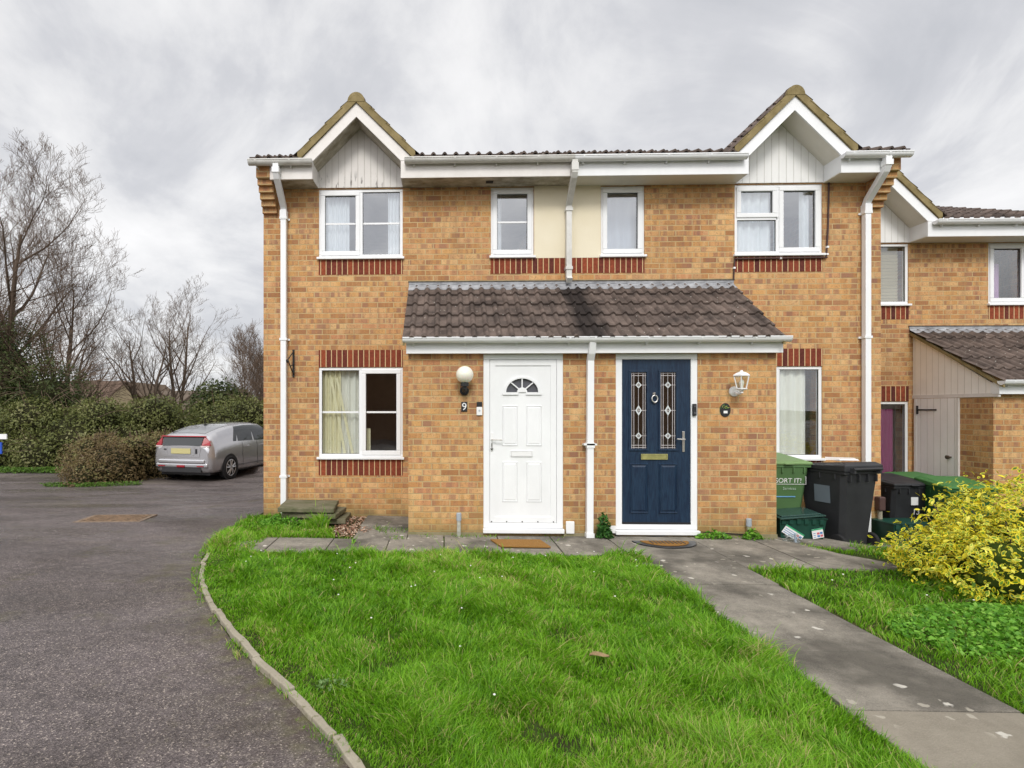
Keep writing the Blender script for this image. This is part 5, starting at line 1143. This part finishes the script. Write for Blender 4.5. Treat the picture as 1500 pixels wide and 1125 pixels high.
def lawn(name, region, n, label, x0, x1, y0, y1, lmul=1.0, seed=5):
    rng = np.random.default_rng(seed); X = rng.uniform(x0, x1, n * 3); U = rng.random(n * 3); pw = -.75    # denser near the camera
    Y = ((y0 ** (pw + 1)) + U * (y1 ** (pw + 1) - y0 ** (pw + 1))) ** (1 / (pw + 1)); k = region(X, Y); X, Y = X[k][:n], Y[k][:n]
    tuft = fnoise(X, Y, 2.3, 1.1) * .5 + fnoise(X, Y, 5.7, 2.3) * .35 + fnoise(X, Y, 13., .3) * .25
    bare = fnoise(X, Y, 3.1, 4.4) + .6 * fnoise(X, Y, 9, 2.0); keep = ~((bare > .82) & (rng.random(len(X)) < .7)); X, Y, tuft = X[keep], Y[keep], tuft[keep]
    L_ = np.clip(.064 + .072 * tuft, .018, .17) * rng.uniform(.55, 1.35, len(X)) * lmul
    edge = np.clip((X - kx(Y)) / .5, .30, 1) if name == 'lawn' else np.ones(len(X)); L_ = L_ * edge
    long_ = rng.random(len(X)) < .05; L_[long_] *= 1.65
    far = np.clip(Y / 3.2, .8, 1.9); V, F = blades(np.stack([X, Y], 1), L_, .0022 * far, .62 + .35 * tuft, rng)
    rv = np.clip(.50 + .12 * tuft + rng.normal(0, .24, len(X)) + .20 * fnoise(X, Y, 1.3, .2) + .12 * fnoise(X, Y, 6.1, 3.2), 0, 1); dry = rng.random(len(X)) < .03 + .12 * (fnoise(X, Y, 2.9, 5.1) > .75); rv[dry] = 1.0
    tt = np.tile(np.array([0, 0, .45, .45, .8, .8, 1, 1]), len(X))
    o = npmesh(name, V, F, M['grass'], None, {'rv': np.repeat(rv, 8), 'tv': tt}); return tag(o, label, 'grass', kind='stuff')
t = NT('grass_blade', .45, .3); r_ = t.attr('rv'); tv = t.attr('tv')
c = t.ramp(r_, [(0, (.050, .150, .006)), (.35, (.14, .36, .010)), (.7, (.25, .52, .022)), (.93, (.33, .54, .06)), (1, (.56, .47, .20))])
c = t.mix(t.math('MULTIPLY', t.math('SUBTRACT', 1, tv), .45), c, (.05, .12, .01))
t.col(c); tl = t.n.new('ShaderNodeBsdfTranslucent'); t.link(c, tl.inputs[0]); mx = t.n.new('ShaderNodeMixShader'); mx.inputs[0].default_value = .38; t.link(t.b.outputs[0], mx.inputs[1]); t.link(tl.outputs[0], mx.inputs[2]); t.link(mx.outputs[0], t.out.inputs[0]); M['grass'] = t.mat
jag = lambda X, Y, k=9: .035 * fnoise(X, Y, k, 1.0)
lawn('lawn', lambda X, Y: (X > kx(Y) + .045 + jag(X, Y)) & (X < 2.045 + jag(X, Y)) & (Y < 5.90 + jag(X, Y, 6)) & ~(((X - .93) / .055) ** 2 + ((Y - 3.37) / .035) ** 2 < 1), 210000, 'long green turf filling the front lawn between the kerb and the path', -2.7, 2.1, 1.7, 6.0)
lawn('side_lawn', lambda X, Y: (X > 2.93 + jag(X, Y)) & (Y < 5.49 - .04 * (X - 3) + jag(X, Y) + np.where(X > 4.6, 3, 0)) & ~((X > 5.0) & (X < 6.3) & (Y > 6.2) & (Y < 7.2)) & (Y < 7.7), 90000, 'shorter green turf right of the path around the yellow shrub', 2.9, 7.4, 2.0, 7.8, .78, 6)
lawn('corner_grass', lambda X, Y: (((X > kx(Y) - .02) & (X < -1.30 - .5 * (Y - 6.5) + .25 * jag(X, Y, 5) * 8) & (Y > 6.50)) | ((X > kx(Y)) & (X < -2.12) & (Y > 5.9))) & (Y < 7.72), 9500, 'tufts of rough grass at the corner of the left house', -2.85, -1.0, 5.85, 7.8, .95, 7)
lawn('joint_grass', lambda X, Y: ((np.abs((Y - 6.2) + .62 * (X - 4.3)) < .14 + .08 * jag(X, Y) * 10) & (X > 4.05) & (X < 5.5)) | ((Y > 6.66) & (Y < 6.79) & (X > -.4) & (X < 1.45) & (fnoise(X, Y, 4, .5) > .1)) | ((Y > 6.66) & (Y < 6.79) & (X > 3.0) & (X < 3.9) & (fnoise(X, Y, 4, 1.5) > .2)) | ((np.abs(Y - 6.505) < .02) & (X > -2) & (X < 1.9) & (fnoise(X, Y, 6, .8) > .2)) | ((X > -.95) & (X < -.50) & (Y > 6.45) & (Y < 7.1) & (X - -.95 > .5 * (7.1 - Y))), 9000, 'grass and weeds growing in the joints of the paving', -2, 5.6, 4.8, 7.2, .8, 8)
lawn('kerb_weeds', lambda X, Y: (np.abs(X - kx(Y) - .03) < .11) & (fnoise(X, Y, 5.3, 2.2) > .05 - .6 * (Y > 4.6)) , 12000, 'weeds creeping over the kerb edge', -2.9, -.3, 2.3, 7.0, .50, 9)
lawn('grass_tuft', lambda X, Y: ((X + 1.66) / .17) ** 2 + ((Y - 6.98) / .10) ** 2 < 1, 900, 'long grass tuft growing in front of the stacked slabs', -1.9, -1.4, 6.85, 7.12, 2.6, 12)
# clump by the slab stack and broad leaved weeds
def clump(name, c_, r_, n, size, mat, label, cat, h=.16, kind=None, group=None):
    a_ = nr.uniform(0, 2 * np.pi, n); q = np.sqrt(nr.random(n)) * 1.0; x = c_[0] + r_[0] * q * np.cos(a_); y = c_[1] + r_[1] * q * np.sin(a_); z = g(x, y) + h * (1 - q ** 2) * nr.uniform(.15, 1, n) + .015 + .03 * nr.random(n)
    V, F = leaves(np.stack([x, y, z], 1), np.tile([0, -.15, 1.], (n, 1)), size * nr.uniform(.6, 1.3, n), .75, .7); o = npmesh(name, V, F, mat, None, {'rv': np.repeat(nr.random(n), 4)}); return tag(o, label, cat, group, kind)
M['nettle'] = leaf_mat('weed_leaf', (.06, .19, .012), (.15, .38, .03), (.27, .50, .07))
clump('ground_cover', (4.1, 3.85), (1.0, .62), 8500, .033, M['nettle'], 'patch of broad leaved green weeds in the turf below the yellow shrub', 'weeds', .10, 'stuff')
clump('ground_cover', (4.9, 3.6), (1.25, .75), 9000, .034, M['nettle'], 'leafy ground cover at the right edge of the lawn', 'weeds', .09, 'stuff')
clump('weed', (1.90, 6.70), (.10, .07), 420, .045, leaf_mat('dark_weed_leaf', (.02, .07, .015), (.05, .16, .03), (.10, .24, .05)), 'dark leafy weed growing at the foot of the porch downpipe', 'weed', .30)
clump('weed', (3.20, 6.70), (.22, .06), 260, .04, M['nettle'], 'low weeds at the wall right of the blue door', 'weed', .09)
clump('weed', (3.64, 6.68), (.12, .06), 200, .04, M['nettle'], 'low weeds around the foot of the green stained outlet pipe', 'weed', .12)
clump('weed', (-2.05, 7.2), (.38, .24), 1500, .035, M['nettle'], 'leafy weeds in front of the left downpipe', 'weed', .14)
clump('weed', (-.62, 3.05), (.10, .07), 110, .022, leaf_mat('grey_weed', (.10, .20, .05), (.22, .34, .12)), 'pale green rosette weed on the turf beside the kerb', 'weed', .05)
clump('weed', (-1.05, 6.3), (.02, .02), 20, .03, M['nettle'], 'tiny weed in the paving joint by the slab stack', 'weed', .03)
k = 1500; X = np.concatenate([nr.uniform(-1.8, -.95, 600), nr.uniform(-1.42, -1.11, 900)]); Y = np.concatenate([nr.uniform(6.55, 7.0, 600), nr.uniform(6.6, 7.77, 900)]) + np.where(np.arange(k) < 600, (X + 1.8) * .35, 0)
V, F = leaves(np.stack([X, Y, g(X, Y) + .012 + nr.random(k) * .012], 1), np.tile([0, 0, 1.], (k, 1)), .03, .7, .35); t = NT('broken_chippings', .9); t.col(t.ramp(t.attr('rv'), [(0, (.16, .07, .045)), (.6, (.38, .22, .14)), (1, (.62, .52, .42))])); 
tag(npmesh('chippings', V, F, t.mat, None, {'rv': np.repeat(nr.random(k), 4)}), 'scattered pinkish chippings by the slab stack', 'gravel', kind='stuff')
# daisies
X = np.concatenate([nr.uniform(-2.1, 1.9, 30), nr.uniform(3.1, 4.6, 10)]); Y = np.concatenate([nr.uniform(4.3, 5.8, 26), nr.uniform(2.6, 4.2, 4), nr.uniform(4.4, 5.3, 10)]); k = (X > kx(Y) + .2); X, Y = X[k], Y[k]
mb = MB()
for x_, y_ in zip(X, Y): mb.lathe((float(x_), float(y_), gz(x_, y_) + rnd.uniform(.065, .09)), [(.0075, 0), (.006, .004)], 7)
tag(mb.build('daisies', plain('daisy_petal', (.80, .78, .74), .7)), 'tiny white daisies scattered in the turf', 'flowers', kind='stuff')
# a dry leaf on the lawn
vs = []; 
for i in range(7):
    for j in range(3): f = i / 6; vs.append((.87 + .12 * f, 3.38 + (j - 1) * .035 * math.sin(PI * (f * .9 + .05)), .066 + .012 * (j != 1) + .006 * math.sin(f * 5)))
tag(MB().add(vs, [(i * 3 + j, i * 3 + j + 1, i * 3 + 4 + j, i * 3 + 3 + j) for i in range(6) for j in range(2)]).build('dry_leaf', plain('dead_leaf_brown', (.24, .17, .09), .9, .2, .25, 40)), 'curled dry brown leaf lying on the lawn', 'leaf')

# ------------------------------------------------------------------ silver hatchback
def car():
    o = thing('parked_car', (-6.55, 13.55, float(g(-6.4, 13.7)) + .008), 'silver hatchback parked with its tail towards the road, half hidden by the brick house', 'car', rz=R(-12))
    # local: x = across, y = forward from the rear bumper, z up
    st = [ # y, zbot, wlow, wmid, zbelt, wbelt, zroof, wroof
        (0.00, .30, .60, .74, .80, .68, .86, .56), (.05, .24, .74, .815, .93, .74, .97, .60), (.10, .22, .79, .835, .955, .755, 1.13, .585), (.20, .20, .815, .845, .965, .765, 1.175, .60),
        (.45, .19, .83, .85, .965, .775, 1.25, .62), (.80, .18, .835, .85, .955, .785, 1.325, .61), (1.2, .18, .84, .85, .945, .79, 1.385, .60), (1.7, .18, .84, .85, .935, .79, 1.42, .60), (2.2, .18, .84, .85, .925, .79, 1.425, .60),
        (2.6, .18, .84, .85, .915, .79, 1.39, .59), (3.0, .18, .84, .85, .90, .785, 1.24, .60), (3.4, .18, .835, .845, .885, .775, 1.03, .64), (3.6, .19, .83, .84, .87, .76, .90, .62), (4.0, .20, .80, .82, .78, .72, .82, .58), (4.25, .23, .72, .76, .68, .64, .72, .5), (4.38, .30, .60, .66, .56, .55, .60, .42)]
    arr = np.array(st)
    def sec(y):
        r_ = [np.interp(y, arr[:, 0], arr[:, i]) for i in range(1, 8)]; zb, wl, wm, zbe, wb, zr, wr = r_
        return [(0, zb), (wl * .75, zb), (wl * .95, zb + .03), (wl, zb + .10), (wm, .48), (wm * .995, .62), (wm * .975, .78 if zbe > .80 else zbe * .93), (wb, zbe), (wb + (wr - wb) * .35, zbe + (zr - zbe) * .42), (wb + (wr - wb) * .72, zbe + (zr - zbe) * .80), (wr * .86, zr - .004), (wr * .5, zr + .016), (0, zr + .022)]
    ys_ = np.unique(np.concatenate([arr[:, 0], np.arange(.3, 4.3, .1)]).round(3)); rows = [sec(y) for y in ys_]; mb = MB(); n_ = 13
    for sg_ in (-1, 1):
        vs = [(sg_ * p_[0], y, p_[1]) for y, r_ in zip(ys_, rows) for p_ in r_]; fs = []
        for i in range(len(ys_) - 1):
            for k_ in range(n_ - 1):
                q = (i * n_ + k_, i * n_ + k_ + 1, (i + 1) * n_ + k_ + 1, (i + 1) * n_ + k_); fs.append(q if sg_ < 0 else q[::-1])
        mb.add(vs, fs)
        for row, y in ((rows[0], ys_[0]), (rows[-1], ys_[-1])): mb.add([(sg_ * p_[0], y, p_[1]) for p_ in row], [tuple(range(n_))])
    t = NT('silver_paint', .16, .5); t.col((.50, .50, .52)); t.b.inputs['Metallic'].default_value = .6; t.b.inputs['Coat Weight'].default_value = .9; body = local('body', mb, t.mat, o, smooth=True)
    gl = NT('tinted_car_glass', .06, .7); gl.col((.020, .024, .026)); glm = gl.mat; gl2 = NT('rear_glass', .10, .8); gl2.col((.22, .23, .24)); red = NT('red_lamp', .15, .6); red.col((.30, .008, .016))
    def patch(y0_, y1_, k0, k1, off, name, mat, sgs=(1,), ny=8, parent=body, shear=0):
        m_ = MB()
        for sg_ in sgs:
            vs = []; K = np.linspace(k0, k1, 6)
            for i in range(ny + 1):
                for k_ in K:
                    y = y0_ + (y1_ - y0_) * i / ny + shear * (k_ - k0) / (k1 - k0) * (1 - 2 * i / ny if False else 1) ; r_ = sec(y); a_ = int(min(k_, 11.999)); f = k_ - a_; x = r_[a_][0] + (r_[a_ + 1][0] - r_[a_][0]) * f; z = r_[a_][1] + (r_[a_ + 1][1] - r_[a_][1]) * f; vs.append((sg_ * (x + off * (1 if k_ < 9.5 else .3)), y, z + off * (.3 if k_ < 9.5 else 1)))
            fs = [(i * 6 + k_, i * 6 + k_ + 1, i * 6 + k_ + 7, i * 6 + k_ + 6) for i in range(ny) for k_ in range(5)]; m_.add(vs, fs)
        return local(name, m_, mat, parent, smooth=True)
    patch(.22, 1.05, 10.1, 12, .006, 'rear_window', gl2.mat, (-1, 1), parent=o)
    for sg_ in (-1, 1):
        for nm, a0, a1, sh in (('quarter_window', 1.00, 1.14, .26), ('side_window', 1.22, 1.92, .10), ('side_window', 2.02, 2.80, -.05)):
            patch(a0, a1, 7.08, 9.45, .006, nm, glm, (sg_,), parent=o, shear=sh)
    patch(3.02, 3.5, 10.0, 12, .006, 'windscreen', glm, (-1, 1), parent=o)
    # tail: lower glass, lamps, plate, bumper details
    def tail(pts, y, name, mat, th=.012, par=o):
        m_ = MB(); n2 = len(pts); m_.add([(p_[0], y - th + (p_[2] if len(p_) > 2 else 0), p_[1]) for p_ in pts] + [(p_[0], y + .05 + (p_[2] if len(p_) > 2 else 0), p_[1]) for p_ in pts], [tuple(range(n2)), tuple(range(2 * n2 - 1, n2 - 1, -1))] + [(i, i + n2, (i + 1) % n2 + n2, (i + 1) % n2) for i in range(n2)]); return local(name, m_, mat, par)
    tail([(-.55, .90, 0), (.55, .90, 0), (.57, 1.115, .075), (-.57, 1.115, .075)], .012, 'rear_window', glm)
    tail([(-.63, 1.118), (.63, 1.118), (.60, 1.14, .02), (-.60, 1.14, .02)], .045, 'spoiler', red.mat)
    for sg_ in (-1, 1):
        tail([(sg_ * .575, .905), (sg_ * .772, .905, .05), (sg_ * .735, .99, .10), (sg_ * .60, 1.13, .09)][::sg_], .006, 'tail_lamp', red.mat, .02)
        tail([(sg_ * .56, .865), (sg_ * .765, .865, .03), (sg_ * .76, .899, .03), (sg_ * .53, .899)][::sg_], .006, 'reversing_lamp', plain('clear_lens', (.62, .52, .50), .15, .6), .016)
        m_ = MB().box(sg_ * .55 - .09, sg_ * .55 + .09, -.045, .02, .385, .41); local('reflector', m_, red.mat, o)
    tail([(-.50, .62), (.50, .62), (.56, .89), (-.56, .89)], .002, 'tailgate', t.mat, .012)
    tail([(-.36, .655), (.36, .655), (.38, .87), (-.38, .87)], -.006, 'plate_recess', plain('shadow_grey_paint', (.30, .30, .31), .4), .008)
    local('number_plate', MB().box(-.28, .27, -.030, -.018, .70, .83), plain('blank_yellow_plate', (.52, .47, .22), .5, .4, .02), o)
    local('bumper', MB().box(-.66, .66, -.045, .1, .46, .56).box(-.74, .74, -.025, .2, .36, .46), t.mat, o, bevel=.03)
    local('bumper_insert', MB().box(-.56, .56, -.02, .1, .245, .36), plain('dark_valance', (.03, .03, .032), .7), o)
    local('fog_lamp', MB().box(-.11, .11, -.05, .02, .365, .415), red.mat, o, bevel=.008)
    local('badge', MB().box(.40, .45, -.020, -.012, .70, .82).box(-.50, -.43, -.020, -.012, .79, .82), M['black'], o)
    local('wiper', MB().tube([(-.45, .25, 1.20), (-.18, .42, 1.25)], .012, 5).tube([(-.48, .28, 1.215), (-.28, .5, 1.275)], .010, 5), M['black'], o)
    local('aerial', MB().tube([(.0, .95, 1.38), (.0, .86, 1.60)], .006, 5).box(-.02, .02, .90, 1.0, 1.37, 1.40), M['black'], o)
    for sg_ in (-1, 1):
        m_ = MB()
        for yy in (1.35 + .15, 2.28): m_.tube([(sg_ * .842, yy, .815), (sg_ * .872, yy + .03, .818), (sg_ * .872, yy + .15, .818), (sg_ * .842, yy + .18, .815)], .013, 6)
        local('door_handle', m_, t.mat, o)
        m_ = MB()
        for yy, sh in ((1.36, .12), (2.08, 0), (3.0, 0)): m_.tube([(sg_ * .853, yy, .30), (sg_ * .853, yy, .48), (sg_ * .850, yy - .02, .62), (sg_ * .835, yy + .02, .80), (sg_ * .79, yy + .04, .93)], .004, 4)
        m_.tube([(sg_ * .855, .98, .34), (sg_ * .857, 3.1, .34)], .006, 4); local('door_seam', m_, M['black'], o)
    for yw in (.78, 3.33):
        for sg_ in (-1, 1):
            m_ = MB(); m_.lathe((sg_ * .846, yw, .31), [(.345, -.004), (.345, .010)], 32, 'X'); local('wheel_arch', m_, M['black'], o)
            cx_ = sg_ * .775; m_ = MB(); m_.lathe((cx_, yw, .30), [(.20, -.095), (.27, -.10), (.30, -.08), (.30, .08), (.27, .10), (.20, .095)], 32, 'X'); wh = local('wheel', m_, M['tyre'], o)
            rm = MB(); xf = sg_ * .874
            for k_ in range(5):
                a_ = 2 * PI * k_ / 5 + .3
                for da in (-.14, .14):
                    c_, s_ = math.cos(a_ + da), math.sin(a_ + da); c2, s2 = math.cos(a_ + da * 1.6), math.sin(a_ + da * 1.6); rm.tube([(xf, yw + .04 * c_, .30 + .04 * s_), (xf - sg_ * .004, yw + .20 * c2, .30 + .20 * s2)], [.022, .016], 6)
            rm.lathe((xf - sg_ * .012, yw, .30), [(.05, -.01), (.05, .012), (.03, .018)], 16, 'X')
            pr = [(xf - sg_ * .01, yw + .205 * math.cos(2 * PI * k_ / 28), .30 + .205 * math.sin(2 * PI * k_ / 28)) for k_ in range(29)]; rm.tube(pr, .012, 6); local('rim', rm, plain('alloy', (.50, .50, .51), .3, .5, .04, 8, .6), wh)
            local('rim_shadow', MB().lathe((sg_ * .866, yw, .30), [(.20, -.003), (.20, .002)], 24, 'X'), M['black'], wh)
    local('underbody', MB().box(-.7, .7, .15, 4.2, .16, .3), M['black'], o)
car()

# ------------------------------------------------------------------ sky, sun, camera
world = bpy.data.worlds.new('World'); sc.world = world; world.use_nodes = True; t = world.node_tree; N = t.nodes; N.clear(); L = t.links.new
SUN_EL, SUN_AZ = 42, 183           # azimuth measured clockwise from +Y (north): behind the camera to the right
sky = N.new('ShaderNodeTexSky'); sky.sky_type = 'NISHITA'; sky.sun_disc = False; sky.sun_elevation = R(SUN_EL); sky.sun_rotation = R(SUN_AZ)
def mth(op, a, b=0., c=0., clamp=False):
    m_ = N.new('ShaderNodeMath'); m_.operation = op; m_.use_clamp = clamp
    for i, q in enumerate((a, b, c)):
        if isinstance(q, (int, float)): m_.inputs[i].default_value = q
        else: L(q, m_.inputs[i])
    return m_.outputs[0]
tc = N.new('ShaderNodeTexCoord'); sp = N.new('ShaderNodeSeparateXYZ'); L(tc.outputs['Generated'], sp.inputs[0])
zz = mth('ADD', mth('MAXIMUM', sp.outputs[2], 0.0), .34)
cv = N.new('ShaderNodeCombineXYZ'); L(mth('DIVIDE', sp.outputs[0], zz), cv.inputs[0]); L(mth('DIVIDE', sp.outputs[1], zz), cv.inputs[1])
mp = N.new('ShaderNodeMapping'); mp.inputs['Rotation'].default_value = (0, 0, R(-35)); mp.inputs['Scale'].default_value = (1.4, 1.15, 1); mp.inputs['Location'].default_value = (.6, 2.3, 0); L(cv.outputs[0], mp.inputs[0])
def wn(scale, det, rough, dist, off):
    n_ = N.new('ShaderNodeTexNoise'); n_.inputs['Scale'].default_value = scale; n_.inputs['Detail'].default_value = det; n_.inputs['Roughness'].default_value = rough; n_.inputs['Distortion'].default_value = dist
    m2 = N.new('ShaderNodeMapping'); m2.inputs['Location'].default_value = (off, off * .7, 0); L(mp.outputs[0], m2.inputs[0]); L(m2.outputs[0], n_.inputs['Vector']); return n_.outputs['Fac']
n1 = wn(1.35, 8, .58, .6, 0); n2 = wn(3.2, 6, .55, .3, 4.0)
den = mth('ADD', mth('MULTIPLY', n1, .78), mth('MULTIPLY', n2, .22))
rp = N.new('ShaderNodeValToRGB'); L(den, rp.inputs[0]); e = rp.color_ramp.elements; K = 10.0
cols = [(.34, (.61, .62, .655)), (.43, (.70, .705, .735)), (.49, (.83, .83, .845)), (.55, (.93, .925, .93)), (.66, (1.04, 1.03, 1.03))]
while len(e) < len(cols): e.new(.5)
for q, (p_, c_) in zip(e, cols): q.position = p_; q.color = (*c_, 1)
# cloud cover is thinner, hence brighter, on the sun's side
sd = N.new('ShaderNodeVectorMath'); sd.operation = 'DOT_PRODUCT'; L(tc.outputs['Generated'], sd.inputs[0]); az = R(SUN_AZ); sd.inputs[1].default_value = (math.sin(az) * math.cos(R(SUN_EL)), math.cos(az) * math.cos(R(SUN_EL)), math.sin(R(SUN_EL)))
br = mth('MULTIPLY_ADD', mth('MAXIMUM', sd.outputs['Value'], 0), 1.15, 1.0)
ms = N.new('ShaderNodeVectorMath'); ms.operation = 'SCALE'; L(rp.outputs[0], ms.inputs[0]); L(mth('MULTIPLY', br, K * .92), ms.inputs['Scale'])
mx = N.new('ShaderNodeMix'); mx.data_type = 'RGBA'; mx.inputs[0].default_value = .93; L(sky.outputs[0], mx.inputs[6]); L(ms.outputs[0], mx.inputs[7])
bg = N.new('ShaderNodeBackground'); bg.inputs[1].default_value = .1; L(mx.outputs[2], bg.inputs[0]); wo = N.new('ShaderNodeOutputWorld'); L(bg.outputs[0], wo.inputs[0])

sl = bpy.data.lights.new('sun', 'SUN'); sl.energy = 1.7; sl.angle = R(16); sl.color = (1, .965, .91); so = bpy.data.objects.new('sun', sl); COL.objects.link(so)
d = Vector((math.sin(az) * math.cos(R(SUN_EL)), math.cos(az) * math.cos(R(SUN_EL)), math.sin(R(SUN_EL)))); so.rotation_euler = d.to_track_quat('Z', 'Y').to_euler(); so.location = d * 30

cam = bpy.data.cameras.new('camera'); co = bpy.data.objects.new('camera', cam); COL.objects.link(co); sc.camera = co
co.location = (0, 0, 1.56); co.rotation_euler = (R(90), 0, math.atan(.0284)); cam.sensor_width = 36; cam.lens = 36 * 811 / 1500; cam.shift_x = 120 / 1500; cam.shift_y = 37.5 / 1500; cam.clip_end = 2000; cam.clip_start = .05
sc.view_settings.view_transform = 'Standard'; sc.view_settings.look = 'None'; sc.view_settings.exposure = .14; sc.view_settings.gamma = 1
sc.cycles.max_bounces = 8; sc.cycles.transparent_max_bounces = 12; sc.cycles.use_denoising = True
